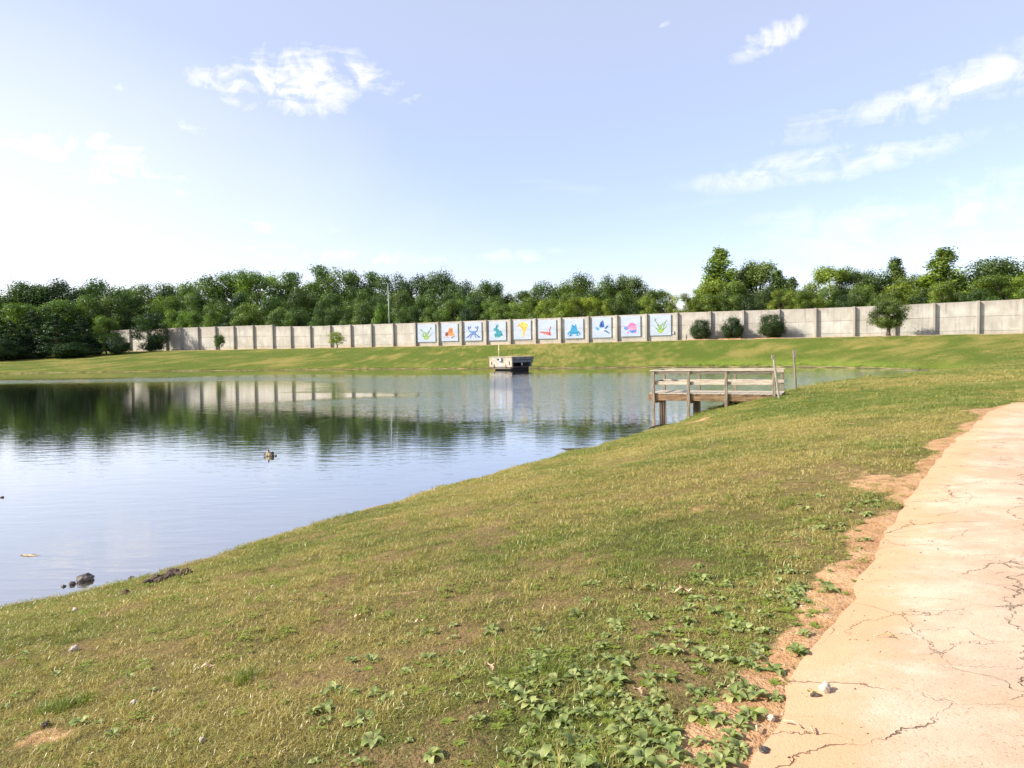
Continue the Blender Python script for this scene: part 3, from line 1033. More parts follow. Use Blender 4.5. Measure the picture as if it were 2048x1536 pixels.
for lab, fn, (pa, pb, ya, yb) in murals:
    sa, sb = s_of(pa), s_of(pb)
    zt, zb = wz((pa + pb) / 2, ya), wz((pa + pb) / 2, yb)
    w_, h_ = sb - sa, zt - zb
    base = T0 + WT * ((sa + sb) / 2) + WN * 0.14
    root = empty('mural_board', (base.x, base.y, zb), WALL_RZ)
    tag(root, lab, 'mural', 'mural boards on the wall')
    for j in range(2):                                   # two sheets, a seam between them
        bmx = bevel_box(w_, 0.16, h_ / 2 - 0.02, 0.012)
        bmesh.ops.translate(bmx, verts=bmx.verts, vec=(0, -0.09, h_ * (0.25 + 0.5 * j)))
        link('board_sheet', bm_mesh('board_sheet', bmx, M['white_board']), root)
    for q, (pn, shapes, cols) in enumerate(fn()):
        pm_mat = motif_mat(pn, *cols)
        for k, sh in enumerate(shapes):
            bmx = bmesh.new()
            y0 = -0.175 - 0.0045 * q - 0.0006 * k
            lo = [bmx.verts.new(((x - 0.5) * w_, y0 - 0.003, y * h_)) for x, y in sh]
            hi = [bmx.verts.new(((x - 0.5) * w_, y0 + 0.004, y * h_)) for x, y in sh]
            n = len(sh)
            try:
                bmx.faces.new(lo)
                for i in range(n):
                    bmx.faces.new((lo[i], lo[(i + 1) % n], hi[(i + 1) % n], hi[i]))
            except ValueError:
                pass
            link(pn, bm_mesh(pn, bmx, pm_mat), root)

# small box on the last mural bay, small sign stake beside the first shrub
p = T0 + WT * s_of(1347.5) + WN * 0.14
ub = empty('utility_box', (p.x, p.y, wz(1347.5, 668)), WALL_RZ)
tag(ub, 'small dark box fixed to the wall right of the last mural', 'box')
link('box_body', bm_mesh('box_body', bevel_box(0.4, 0.22, 0.5, 0.03), M['black']), ub, (0, -0.09, 0.25))
link('box_lid', bm_mesh('box_lid', bevel_box(0.34, 0.02, 0.44, 0.005), M['metal']), ub, (0, -0.208, 0.25))


# ------------------------------------------------------------------ trees
LEAFQ = np.array([(-0.5, 0, 0), (0, -0.32, 0.06), (0.5, 0, 0), (0, 0.32, 0.06)])


def leaves_mesh(name, cen, nor, size, tint, material):
    """one small folded leaf spray per centre"""
    n = len(cen)
    nor = nor / (np.linalg.norm(nor, axis=1)[:, None] + 1e-9)
    a = rng.normal(size=(n, 3))
    u = np.cross(nor, a)
    u /= np.linalg.norm(u, axis=1)[:, None] + 1e-9
    v = np.cross(nor, u)
    P = np.empty((n, 4, 3))
    for k in range(4):
        q = LEAFQ[k]
        P[:, k] = cen + (u * q[0] + v * q[1] + nor * q[2]) * size[:, None]
    me = bpy.data.meshes.new(name)
    me.vertices.add(n * 4)
    me.vertices.foreach_set('co', P.reshape(-1))
    me.loops.add(n * 4)
    me.loops.foreach_set('vertex_index', np.arange(n * 4, dtype=np.int32))
    me.polygons.add(n)
    me.polygons.foreach_set('loop_start', np.arange(0, n * 4, 4, dtype=np.int32))
    me.update(calc_edges=True)
    me.attributes.new('tint', 'FLOAT', 'POINT').data.foreach_set('value', np.repeat(tint, 4).astype(np.float32))
    me.materials.append(material)
    return me


def blobs_for(kind, seed):
    r = np.random.default_rng(seed)
    B = []
    if kind == 'oak':
        for i in range(34):
            a = r.uniform(0, 2 * np.pi)
            z = r.uniform(0.08, 0.90)
            R_ = 0.33 * math.sqrt(max(0.02, 1 - ((z - 0.52) / 0.46) ** 2)) * r.uniform(0.45, 1.0)
            B.append((R_ * np.cos(a), R_ * np.sin(a), z, r.uniform(0.10, 0.165), 0.85))
    elif kind == 'maple':
        for i in range(30):
            a = r.uniform(0, 2 * np.pi)
            z = r.uniform(0.12, 0.93)
            R_ = 0.27 * math.sqrt(max(0.03, 1 - ((z - 0.45) / 0.52) ** 2)) * r.uniform(0.5, 1.05)
            B.append((R_ * np.cos(a), R_ * np.sin(a), z, r.uniform(0.085, 0.14), 1.0))
    elif kind == 'poplar':
        for i in range(40):
            a = r.uniform(0, 2 * np.pi)
            z = 0.1 + 0.88 * (i + r.uniform(0, 1)) / 40
            R_ = 0.2 * (1 - z) ** 0.75 * r.uniform(0.4, 1.1)
            B.append((R_ * np.cos(a), R_ * np.sin(a), z, 0.03 + 0.06 * (1 - z) + r.uniform(0, 0.02), 1.15))
    elif kind == 'pine':
        for i in range(30):
            a = r.uniform(0, 2 * np.pi)
            z = r.uniform(0.22, 0.95)
            R_ = 0.26 * (1.06 - z) ** 0.45 * r.uniform(0.3, 1.0)
            B.append((R_ * np.cos(a), R_ * np.sin(a), z, r.uniform(0.075, 0.125), 0.6))
    elif kind == 'spruce':
        for i in range(66):
            a = r.uniform(0, 2 * np.pi)
            z = 0.02 + 0.95 * (i + r.uniform(0, 1)) / 66
            R_ = 0.36 * (1 - z) ** 0.8 * r.uniform(0.35, 1.0)
            B.append((R_ * np.cos(a), R_ * np.sin(a), z, 0.03 + 0.075 * (1 - z), 0.42))
    elif kind == 'airy':
        for i in range(34):
            a = r.uniform(0, 2 * np.pi)
            z = r.uniform(0.1, 0.93)
            R_ = 0.3 * math.sqrt(max(0.05, 1 - ((z - 0.55) / 0.46) ** 2)) * r.uniform(0.5, 1.1)
            B.append((R_ * np.cos(a), R_ * np.sin(a), z, r.uniform(0.07, 0.115), 0.9))
    elif kind == 'shrub':
        B.append((0, 0, 0.5, 0.46, 1.08))
        for i in range(34):
            v = r.normal(size=3)
            v /= np.linalg.norm(v)
            B.append((v[0] * 0.37, v[1] * 0.37, 0.5 + v[2] * 0.4, r.uniform(0.08, 0.19), 1.0))
    elif kind == 'umbrella':
        for i in range(44):
            a = r.uniform(0, 2 * np.pi)
            z = r.uniform(0.3, 0.93)
            R_ = 0.38 * math.sqrt(max(0.04, 1 - ((z - 0.58) / 0.40) ** 2)) * r.uniform(0.3, 1.0)
            B.append((R_ * np.cos(a), R_ * np.sin(a), z, r.uniform(0.10, 0.16), 0.9))
    return B


def make_crown(kind, seed, nleaf, lsize):
    r = np.random.default_rng(seed + 100)
    B = blobs_for(kind, seed)
    w = np.array([b[3] ** 2 for b in B])
    cnt = np.maximum(20, (nleaf * w / w.sum())).astype(int)
    C, N, T = [], [], []
    for b, c in zip(B, cnt):
        v = r.normal(size=(c, 3))
        v /= np.linalg.norm(v, axis=1)[:, None]
        rad = b[3] * (1 - 0.55 * r.random(c) ** 2.2) * (1 + 0.16 * r.normal(size=c))
        # ragged blob surface
        rag = 1 + 0.22 * np.sin(v[:, 0] * 7 + seed) * np.sin(v[:, 1] * 8 + b[2] * 30) + 0.12 * np.sin(v[:, 2] * 13 + b[0] * 40)
        p = v * (rad * rag)[:, None]
        p[:, 2] *= b[4]
        C.append(p + np.array(b[:3]))
        N.append(v * np.array([1, 1, 1.2]) + r.normal(size=(c, 3)) * 0.42)
        bt = r.uniform(-0.32, 0.32)
        T.append(np.clip(0.45 + bt + 0.15 * r.normal(size=c), 0, 1))
    C, N, T = np.concatenate(C), np.concatenate(N), np.concatenate(T)
    k = C[:, 2] > 0.01
    C, N, T = C[k], N[k], T[k]
    # twig sprays sticking out of the outline
    size = lsize * r.uniform(0.6, 1.35, len(C))
    return leaves_mesh('crown', C, N, size, T, M['leaf']), B


def make_trunk(B, kind, r0, seed):
    r = np.random.default_rng(seed)
    top = {'spruce': 0.9, 'poplar': 0.9, 'pine': 0.9}.get(kind, 0.62)
    pts = [(r.normal() * 0.006 * i, r.normal() * 0.006 * i, -0.02 + (top + 0.02) * i / 6) for i in range(7)]
    parts = [tube_data(pts, [r0 * (1.35 if i == 0 else 1 - 0.12 * i) for i in range(7)], 8)]
    lo = {'umbrella': 0.14, 'airy': 0.12}.get(kind, 0.22)
    for b in [B[i] for i in r.choice(len(B), min(9, len(B)), False)]:
        z0 = max(lo, min(b[2] - 0.16, top * 0.9))
        m = (b[0] * 0.5, b[1] * 0.5, (z0 + b[2]) / 2 + 0.02)
        parts.append(tube_data([(0, 0, z0), m, b[:3]], [r0 * 0.5, r0 * 0.32, r0 * 0.12], 5))
    v, f = join_data(parts)
    return new_mesh('trunk', v, f, M['bark'], True)


PROTO = {}
for kind, seeds, nl, ls, tr in (('oak', (1, 2, 3), 21000, 0.0225, 0.020), ('maple', (4, 5, 14), 18000, 0.0215, 0.018), ('poplar', (6, 7), 13000, 0.021, 0.014),
                                ('pine', (8, 9), 15000, 0.0205, 0.015), ('spruce', (10, 11), 16000, 0.025, 0.014), ('airy', (12, 13, 15), 13500, 0.0195, 0.014)):
    PROTO[kind] = []
    for s in seeds:
        cm, B = make_crown(kind, s, nl, ls)
        PROTO[kind].append((cm, make_trunk(B, kind, tr, s)))

_c, _b = make_crown('shrub', 41, 22000, 0.034)
PROTO['shrub'] = [(_c, make_trunk(_b, 'shrub', 0.03, 41))]
TONE = {'dark': (0.82, 0.95, 0.85), 'deep': (0.40, 0.52, 0.58), 'mid': (1.05, 1.12, 0.95), 'light': (1.5, 1.55, 1.0), 'yellow': (1.95, 1.8, 0.9)}
used_labels = set()


def tree(name, px, top, depth, wpx, kind, tone, label, cat='tree', group=None, base=None, proto=None, zbase=None):
    g = at(px, 690, depth)
    zb = (hz(g.x, g.y) - 0.05) if zbase is None else zbase
    zt = at(px, top, depth).z
    h = zt - zb
    w = wpx / F * depth
    cm, tm = proto if proto else random.choice(PROTO[kind])
    bw = {'oak': 0.86, 'maple': 0.70, 'poplar': 0.42, 'pine': 0.62, 'spruce': 0.70, 'airy': 0.68, 'shrub': 0.94, 'umbrella': 0.98}[kind]
    root = empty(name, (g.x, g.y, zb), random.uniform(0, 6.28))
    root.scale = (w / bw, w / bw, h / 0.99)
    c = link('crown', cm, root)
    tn = TONE[tone]
    j = random.uniform(0.88, 1.14)
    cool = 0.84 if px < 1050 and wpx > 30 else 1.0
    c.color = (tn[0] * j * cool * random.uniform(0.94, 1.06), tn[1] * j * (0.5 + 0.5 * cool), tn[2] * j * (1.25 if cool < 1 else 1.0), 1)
    link('trunk', tm, root)
    assert label not in used_labels, label
    used_labels.add(label)
    tag(root, label, cat, group)
    return root


def where(px):
    for hi, s in ((40, 'at the left photo edge'), (130, 'on the far left bank'), (235, 'left of the wall end'), (345, 'behind the left wall end'),
                  (420, 'above the first clear bays'), (470, 'above the tiny dark tree'), (560, 'right of the tiny dark tree'),
                  (640, 'left of the pale sparse tree'), (715, 'above the pale sparse tree'), (770, 'left of the tall lamp pole'),
                  (832, 'right of the tall lamp pole'), (880, 'above the leftmost plant mural'), (926, 'above the orange mural'), (975, 'above the crab mural'),
                  (1023, 'above the rabbit mural'), (1073, 'above the yellow mural'), (1123, 'above the red mural'), (1178, 'above the frog mural'), (1235, 'above the bird mural'),
                  (1294, 'above the turtle mural'), (1350, 'above the rightmost plant mural'), (1390, 'left of the first shrub'), (1440, 'above the first round shrub'),
                  (1510, 'above the middle round shrub'), (1580, 'above the third round shrub'), (1640, 'right of the third shrub'),
                  (1720, 'left of the lawn tree'), (1790, 'above the round lawn tree'), (1860, 'right of the lawn tree'),
                  (1950, 'near the right edge'), (3000, 'at the right photo edge')):
        if px < hi:
            return s


TW = {'dark': 'dark green', 'deep': 'blackish green', 'mid': 'mid green', 'light': 'light green', 'yellow': 'yellow-green'}
KW = {'oak': 'broad rounded tree', 'maple': 'oval leafy tree', 'poplar': 'narrow pointed tree', 'pine': 'ragged pine tree', 'spruce': 'dense conical evergreen', 'airy': 'loose airy tree'}
KN = {'oak': 'broadleaf_tree', 'maple': 'broadleaf_tree', 'poplar': 'poplar_tree', 'pine': 'pine_tree', 'spruce': 'evergreen_tree', 'airy': 'broadleaf_tree'}
RW = {0: 'in back row', 1: 'in middle row', 2: 'in front row'}
# px, top y, metres behind the wall line, width px, kind, tone, row
FOREST = [
    # skyline, left to right
    (-70, 570, 34, 130, 'oak', 'dark', 0), (10, 578, 30, 100, 'oak', 'mid', 0), (70, 570, 34, 85, 'maple', 'dark', 0), (130, 556, 38, 95, 'oak', 'deep', 0), (205, 556, 38, 110, 'oak', 'dark', 0),
    (262, 578, 44, 60, 'pine', 'mid', 0), (310, 564, 34, 80, 'oak', 'mid', 0), (352, 568, 38, 60, 'maple', 'dark', 0), (412, 547, 36, 96, 'oak', 'dark', 0), (472, 549, 40, 84, 'maple', 'dark', 0),
    (525, 543, 36, 80, 'airy', 'light', 0), (578, 546, 40, 80, 'pine', 'dark', 0), (636, 532, 36, 74, 'pine', 'dark', 0), (690, 540, 38, 90, 'maple', 'mid', 0), (740, 545, 42, 66, 'pine', 'dark', 0),
    (788, 545, 32, 66, 'oak', 'dark', 0), (836, 545, 34, 74, 'oak', 'deep', 0), (878, 541, 36, 66, 'oak', 'mid', 0), (928, 560, 34, 74, 'oak', 'dark', 0), (972, 566, 30, 60, 'maple', 'mid', 0),
    (1000, 562, 36, 50, 'oak', 'dark', 0), (1046, 584, 34, 54, 'airy', 'mid', 0), (1088, 560, 32, 68, 'oak', 'dark', 0), (1120, 572, 38, 50, 'maple', 'dark', 0), (1160, 543, 30, 76, 'oak', 'dark', 0),
    (1228, 546, 28, 70, 'oak', 'dark', 0), (1262, 552, 30, 62, 'maple', 'mid', 0), (1318, 578, 30, 60, 'airy', 'mid', 0),
    (1398, 578, 24, 60, 'pine', 'mid', 0), (1440, 498, 16, 86, 'poplar', 'light', 0), (1480, 538, 22, 70, 'airy', 'mid', 0), (1518, 528, 20, 84, 'maple', 'mid', 0), (1556, 542, 18, 66, 'poplar', 'dark', 0),
    (1582, 556, 16, 50, 'poplar', 'mid', 0), (1662, 532, 14, 74, 'airy', 'yellow', 0), (1706, 538, 18, 66, 'airy', 'dark', 0), (1746, 536, 18, 70, 'oak', 'dark', 0), (1790, 517, 20, 66, 'poplar', 'mid', 0),
    (1830, 548, 16, 60, 'airy', 'mid', 0), (1884, 498, 14, 100, 'poplar', 'light', 0), (1964, 514, 22, 120, 'oak', 'dark', 0), (2036, 510, 26, 100, 'oak', 'dark', 0), (2130, 520, 26, 130, 'oak', 'mid', 0),
    # middle row
    (-30, 612, 20, 90, 'maple', 'mid', 1), (48, 606, 18, 80, 'airy', 'light', 1), (118, 604, 20, 86, 'maple', 'mid', 1), (180, 592, 22, 80, 'maple', 'mid', 1), (232, 592, 24, 66, 'maple', 'mid', 1),
    (284, 594, 20, 60, 'airy', 'mid', 1), (338, 592, 18, 66, 'maple', 'light', 1), (392, 590, 20, 60, 'maple', 'mid', 1), (436, 596, 22, 66, 'oak', 'mid', 1), (490, 588, 18, 60, 'pine', 'deep', 1),
    (548, 592, 20, 66, 'oak', 'mid', 1), (606, 576, 24, 66, 'oak', 'mid', 1), (662, 586, 22, 66, 'maple', 'dark', 1), (716, 578, 22, 66, 'maple', 'mid', 1), (758, 590, 18, 46, 'oak', 'dark', 1),
    (812, 580, 20, 56, 'maple', 'mid', 1), (858, 576, 20, 60, 'oak', 'dark', 1), (906, 582, 18, 60, 'maple', 'mid', 1), (950, 590, 18, 56, 'oak', 'dark', 1), (990, 596, 18, 48, 'maple', 'mid', 1),
    (1068, 594, 16, 60, 'maple', 'mid', 1), (1112, 596, 14, 50, 'airy', 'light', 1), (1142, 588, 16, 56, 'maple', 'mid', 1), (1194, 576, 16, 60, 'oak', 'dark', 1), (1246, 584, 14, 56, 'maple', 'dark', 1),
    (1292, 594, 14, 50, 'airy', 'mid', 1), (1420, 566, 12, 70, 'maple', 'light', 1), (1466, 566, 12, 66, 'maple', 'mid', 1), (1536, 572, 12, 70, 'oak', 'dark', 1), (1610, 578, 12, 60, 'oak', 'mid', 1),
    (1690, 574, 10, 60, 'airy', 'dark', 1), (1724, 572, 10, 60, 'maple', 'mid', 1), (1806, 566, 8, 86, 'maple', 'yellow', 1), (1856, 572, 9, 60, 'oak', 'dark', 1), (1930, 560, 12, 76, 'oak', 'dark', 1), (2010, 548, 8, 110, 'airy', 'light', 1),
    # front row, just over the wall
    (352, 624, 8, 44, 'maple', 'light', 2), (384, 622, 8, 50, 'maple', 'light', 2), (430, 622, 7, 44, 'maple', 'light', 2), (462, 632, 8, 40, 'pine', 'deep', 2), (500, 606, 9, 56, 'maple', 'light', 2),
    (560, 618, 8, 48, 'maple', 'mid', 2), (596, 612, 9, 50, 'oak', 'mid', 2), (650, 618, 8, 50, 'maple', 'dark', 2), (690, 612, 9, 50, 'airy', 'mid', 2), (732, 602, 8, 56, 'maple', 'mid', 2),
    (768, 608, 7, 40, 'maple', 'light', 2), (820, 612, 8, 50, 'maple', 'mid', 2), (868, 614, 7, 44, 'airy', 'light', 2), (912, 600, 8, 46, 'airy', 'light', 2), (938, 616, 6, 36, 'oak', 'deep', 2),
    (984, 602, 6, 44, 'airy', 'light', 2), (1012, 608, 6, 40, 'airy', 'light', 2), (1040, 604, 6, 46, 'airy', 'yellow', 2), (1098, 598, 6, 46, 'airy', 'yellow', 2), (1128, 604, 5, 36, 'maple', 'yellow', 2),
    (1164, 592, 6, 50, 'airy', 'yellow', 2), (1204, 598, 5, 40, 'airy', 'yellow', 2), (1232, 602, 6, 36, 'maple', 'mid', 2), (1270, 612, 6, 36, 'oak', 'deep', 2), (1296, 592, 5, 34, 'airy', 'yellow', 2),
    (1322, 596, 5, 34, 'airy', 'mid', 2), (1362, 588, 5, 46, 'airy', 'yellow', 2), (1384, 600, 6, 34, 'maple', 'light', 2), (1424, 586, 6, 56, 'airy', 'light', 2), (1468, 590, 6, 50, 'airy', 'mid', 2),
    (1504, 592, 6, 50, 'oak', 'deep', 2), (1562, 578, 6, 44, 'airy', 'yellow', 2), (1590, 582, 6, 46, 'airy', 'light', 2), (1624, 584, 6, 54, 'airy', 'yellow', 2), (1652, 576, 6, 40, 'airy', 'light', 2), (1688, 590, 6, 46, 'oak', 'deep', 2),
    (1716, 584, 6, 40, 'maple', 'dark', 2), (1754, 584, 5, 40, 'maple', 'mid', 2), (1780, 580, 5, 40, 'maple', 'mid', 2), (1832, 584, 5, 44, 'oak', 'dark', 2), (1880, 566, 6, 60, 'airy', 'light', 2), (1912, 584, 5, 40, 'airy', 'mid', 2), (1962, 574, 5, 60, 'oak', 'dark', 2), (2034, 572, 5, 60, 'airy', 'light', 2),
    (2100, 560, 6, 90, 'maple', 'mid', 2), (-120, 600, 20, 110, 'maple', 'dark', 1),
]
for px, top, back, wpx, kind, tone, row in FOREST:
    d = ray(px, 690)
    k = (WD + back) / (d.y * WC + d.x * WS)
    depth = d.y * k
    if px < 250:                                         # the wall ends; these stand on the left bank
        depth = 196 + back * 0.9
    lab = f'{TW[tone]} {KW[kind]} {RW[row]} {where(px)}'
    if lab in used_labels:
        lab = f'{TW[tone]} {KW[kind]} {RW[row]}, right one, {where(px)}'
    tree(KN[kind], px, top, depth, wpx * (1.4 if row == 0 else 1.25), kind, tone, lab, group='trees of the wood behind the wall')

# dark conifers and bushes on the left bank, in front of the wood
for px, top, dep, wpx, kind, tone, lab in (
        (-50, 632, 184, 110, 'spruce', 'deep', 'dark spreading conifer cut by the left edge of the photo'),
        (22, 640, 184, 78, 'spruce', 'deep', 'short dark conifer just inside the left edge of the photo'),
        (66, 618, 188, 84, 'spruce', 'deep', 'tall dark conifer left of the widest one on the left bank'),
        (112, 626, 186, 96, 'spruce', 'deep', 'widest dark conifer with drooping tiers on the left bank'),
        (164, 630, 190, 84, 'spruce', 'deep', 'dark conifer on the left bank just left of the paler bush'),
        (0, 678, 180, 80, 'shrub', 'deep', 'low blackish bush at the foot of the leftmost conifers'),
        (140, 684, 184, 70, 'shrub', 'deep', 'low blackish bush at the foot of the widest dark conifer'),
        (212, 636, 194, 66, 'maple', 'light', 'paler green upright bush beside the left end of the wall'),
        (236, 672, 190, 44, 'shrub', 'deep', 'small blackish bush against the left end of the wall')):
    tree('evergreen_tree' if kind == 'spruce' else 'bush', px, top, dep, wpx, kind, tone, lab, 'tree' if kind == 'spruce' else 'bush', 'conifers and bushes on the left bank')

# trees and shrubs on the lawn in front of the wall
cm, tm = PROTO['oak'][1]
d = wall_at(303) + WN * 9.0
tree('lawn_tree', 303, 622, d.y, 84, 'oak', 'deep', 'dark bushy tree standing in front of the left end of the wall', proto=(cm, tm))
cm, B = make_crown('umbrella', 33, 7000, 0.04)
tm = make_trunk(B, 'umbrella', 0.05, 33)
d = wall_at(439) + WN * 9.5
tree('lawn_tree', 439, 668, d.y, 26, 'umbrella', 'dark', 'very small dark round tree on the lawn before the wall', proto=(cm, tm))
cm, B = make_crown('umbrella', 35, 2600, 0.045)
tm = make_trunk(B, 'umbrella', 0.035, 35)
d = wall_at(674) + WN * 8.5
tree('lawn_tree', 674, 664, d.y, 44, 'umbrella', 'yellow', 'pale green sparse multi-stemmed small tree before the wall', proto=(cm, tm))
cm, B = make_crown('umbrella', 37, 19000, 0.029)
tm = make_trunk(B, 'umbrella', 0.055, 37)
d = wall_at(1777) + WN * 6.0
tree('lawn_tree', 1777, 599, d.y, 84, 'umbrella', 'mid', 'round-crowned green tree with a short trunk before the right part of the wall', proto=(cm, tm))
cm, tm = PROTO['shrub'][0]
for px, top, w, lab in ((1401, 638.5, 37, 'dark clipped round shrub, leftmost of three before the wall'),
                        (1464, 634, 39, 'dark clipped round shrub, the middle of three before the wall'),
                        (1544, 628, 47, 'largest dark round shrub, rightmost of three before the wall')):
    d = wall_at(px) + WN * 2.9
    tree('round_shrub', px, top, d.y, w * 1.06, 'shrub', 'deep', lab, 'shrub', 'clipped round shrubs before the wall', proto=(cm, tm))
    g = at(px, 690, d.y)
    bmx = bmesh.new()
    bmesh.ops.create_circle(bmx, cap_ends=True, segments=26, radius=2.8)
    for v in bmx.verts:
        k = random.uniform(0.85, 1.12)
        v.co.x *= k
        v.co.y *= k
    ext = bmesh.ops.extrude_face_region(bmx, geom=bmx.faces[:])
    for v in [e for e in ext['geom'] if isinstance(e, bmesh.types.BMVert)]:
        v.co.z += 0.16
        v.co.x *= 0.9
        v.co.y *= 0.9
    o = link('mulch_bed', bm_mesh('mulch_bed', bmx, M['mulch']), None, (g.x, g.y, hz(g.x, g.y) - 0.02))
    tag(o, 'red-brown mulch bed under the ' + {1401: 'leftmost', 1464: 'middle', 1544: 'largest, rightmost'}[px] + ' round shrub', 'mulch bed', 'mulch beds under the shrubs')

# far wood that closes the gaps between the trunks
C, N, T, Z0 = [], [], [], []
for i in range(900):
    px = rng.uniform(-250, 2300)
    d = ray(px, 690)
    k = (WD + rng.uniform(50, 75)) / (d.y * WC + d.x * WS)
    if px < 250:
        k = min(k, 232 / d.y)
    c = np.array([d.x * k, d.y * k, 0.0])
    topy = np.interp(px, [-250, 0, 110, 240, 262, 400, 640, 760, 880, 1010, 1025, 1160, 1260, 1350, 1375, 1440, 1600, 1640, 1700, 1900, 2300],
                     [605, 605, 590, 590, 604, 580, 572, 590, 576, 598, 620, 582, 584, 615, 622, 588, 598, 606, 580, 560, 560])
    zt = EYE.z + (at(px, topy, c[1]).z - EYE.z)
    zc = rng.uniform(4.5, max(6, zt - 1.5))
    n = 90
    v = rng.normal(size=(n, 3))
    v /= np.linalg.norm(v, axis=1)[:, None]
    rr = rng.uniform(2.0, 3.6)
    C.append(c + np.array([0, 0, zc]) + v * rr * rng.uniform(0.7, 1.05, (n, 1)))
    N.append(v + rng.normal(size=(n, 3)) * 0.4)
    T.append(np.full(n, rng.uniform(0.1, 0.6)))
me = leaves_mesh('far_woodland', np.concatenate(C), np.concatenate(N), rng.uniform(0.7, 1.3, 900 * 90), np.concatenate(T), M['leaf'])
fw = link('far_woodland', me)
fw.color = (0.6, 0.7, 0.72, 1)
tag(fw, 'far woodland closing the gaps behind the trees', 'woodland', kind='stuff')

# tall thin lamp pole behind the wall
g = wall_at(780) * 1.0
dd = ray(780, 690)
k = (WD + 4) / (dd.y * WC + dd.x * WS)
p = Vector((dd.x * k, dd.y * k, 0))
zb, zt = hz(p.x, p.y), at(778, 567, p.y).z
lp = empty('lamp_pole', (p.x, p.y, zb))
tag(lp, 'tall thin pale lamp pole rising behind the wall against the trees', 'lamp pole')
h = zt - zb
v, f_ = tube_data([(0, 0, 0), (-0.05, 0, h * 0.5), (-0.16, 0, h)], [0.16, 0.13, 0.09], 8)
link('pole', new_mesh('pole', v, f_, M['pole_green'], True), lp)
v, f_ = tube_data([(-0.16, 0, h - 0.1), (-0.5, 0, h), (-0.85, 0, h + 0.05)], [0.05, 0.05, 0.05], 6)
link('arm', new_mesh('arm', v, f_, M['pole_green'], True), lp)
hd = link('lamp_head', bm_mesh('lamp_head', bevel_box(0.75, 0.34, 0.2, 0.06, 2), M['metal']), lp, (-1.15, 0, h + 0.05))
link('lens', bm_mesh('lens', bevel_box(0.5, 0.26, 0.05, 0.01), M['white_board']), hd, (0, 0, -0.11))

# ------------------------------------------------------------------ outlet structure standing in the pond
OC = on(1024, 741, 0.0)
ou = empty('outlet_structure', (OC.x, OC.y, 0), R(45))
tag(ou, 'pale concrete outlet box standing in the pond near the far shore', 'outlet structure')
WL, WR, HB = 5.1, 4.9, 2.15
# local axes: +x runs right-and-back, +y runs left-and-back; nearest corner at the origin


def obox(name, x0, x1, y0, y1, z0, z1, m, parent=ou, bev=0.03):
    bmx = bevel_box(x1 - x0, y1 - y0, z1 - z0, bev)
    bmesh.ops.translate(bmx, verts=bmx.verts, vec=((x0 + x1) / 2, (y0 + y1) / 2, (z0 + z1) / 2))
    return link(name, bm_mesh(name, bmx, m), parent)


wl = obox('front_wall', 0.0, 0.3, 0.02, WL, 0.55, HB - 0.15, M['outlet'])
obox('side_wall', 0.32, WR, 0.06, 0.34, 1.22, HB - 0.55, M['outlet_shaded'])
obox('side_beam', 0.32, WR + 0.1, -0.02, 0.3, HB - 0.5, HB - 0.15, M['outlet_shaded'])
obox('top_slab', -0.1, WR + 0.12, -0.1, WL + 0.1, HB - 0.147, HB, M['outlet'])
obox('back_wall', WR - 0.3, WR, 0.36, WL, 0.55, HB - 0.15, M['outlet_shaded'])
obox('back_wall', 0.33, WR - 0.33, WL - 0.3, WL, 0.55, HB - 0.15, M['outlet_shaded'])
bmx = bevel_box(WR - 1.3, WL - 1.0, 2.0, 0.05)
bmesh.ops.translate(bmx, verts=bmx.verts, vec=(WR / 2 + 0.1, WL / 2, -0.35))
link('base_pier', bm_mesh('base_pier', bmx, M['black']), ou)
bmx = skew_box(0.06, WR - 0.4, 0.4, WL - 0.1, 0.2, 0.547, 0.547, 0.0)
for v in bmx.verts:
    if v.co.z < 0.4:
        v.co.x = 0.4 + (v.co.x - 0.06) * 0.8
        v.co.y = 0.9 + (v.co.y - 0.4) * 0.75
link('sloped_skirt', bm_mesh('sloped_skirt', bmx, M['outlet']), ou)
for y0, z0, z1 in ((4.5, 0.85, 1.35), (3.9, 0.3, 0.95), (1.25, 0.3, 0.95), (0.5, 0.8, 1.45)):
    obox('slot', -0.035, 0.04, y0, y0 + 0.13, z0, z1, M['black'], wl, 0.005)
obox('notice_panel', -0.03, 0.03, 2.3, 2.85, 0.62, 1.35, M['white_board'], wl, 0.005)
hb = obox('instrument_hood', -0.35, 0.25, 2.1, 2.95, HB + 0.003 - 0.75, HB - 0.2, M['metal'], ou, 0.05)
obox('hood_face', -0.37, -0.352, 2.5, 2.9, HB - 0.6, HB - 0.28, M['black'], hb, 0.004)
v, f_ = tube_data([(0.12, 3.0, HB - 0.1), (0.12, 3.0, HB + 1.05), (0.12, 3.0, HB + 1.95)], [0.06, 0.055, 0.05], 8)
po = link('marker_pole', new_mesh('marker_pole', v, f_, M['pole_yellow'], True), ou)
v, f_ = tube_data([(0.12, 3.0, HB + 1.02), (0.12, 3.0, HB + 1.2)], [0.11, 0.11], 8)
link('pole_collar', new_mesh('pole_collar', v, f_, M['pole_yellow'], True), po)
obox('grate_bar', 2.2, 2.45, 0.04, 0.1, 0.75, 1.15, M['metal'], ou, 0.01)

# ------------------------------------------------------------------ fishing dock
PHI = R(23)
DA = Vector((math.cos(PHI), -math.sin(PHI), 0))          # from the water end to the bank
dl = at(1303.5, 786, 33.8)
dock = empty('fishing_dock', (dl.x, dl.y, 0), -PHI)
tag(dock, 'weathered wooden fishing dock with railings at the near bank', 'dock')
DW, DL, DZ = 2.1, 5.4, 1.43
NEARP = [0.1, 1.62, 3.2, 5.12]
FARP = [0.12, 1.7, 3.3, 5.3]


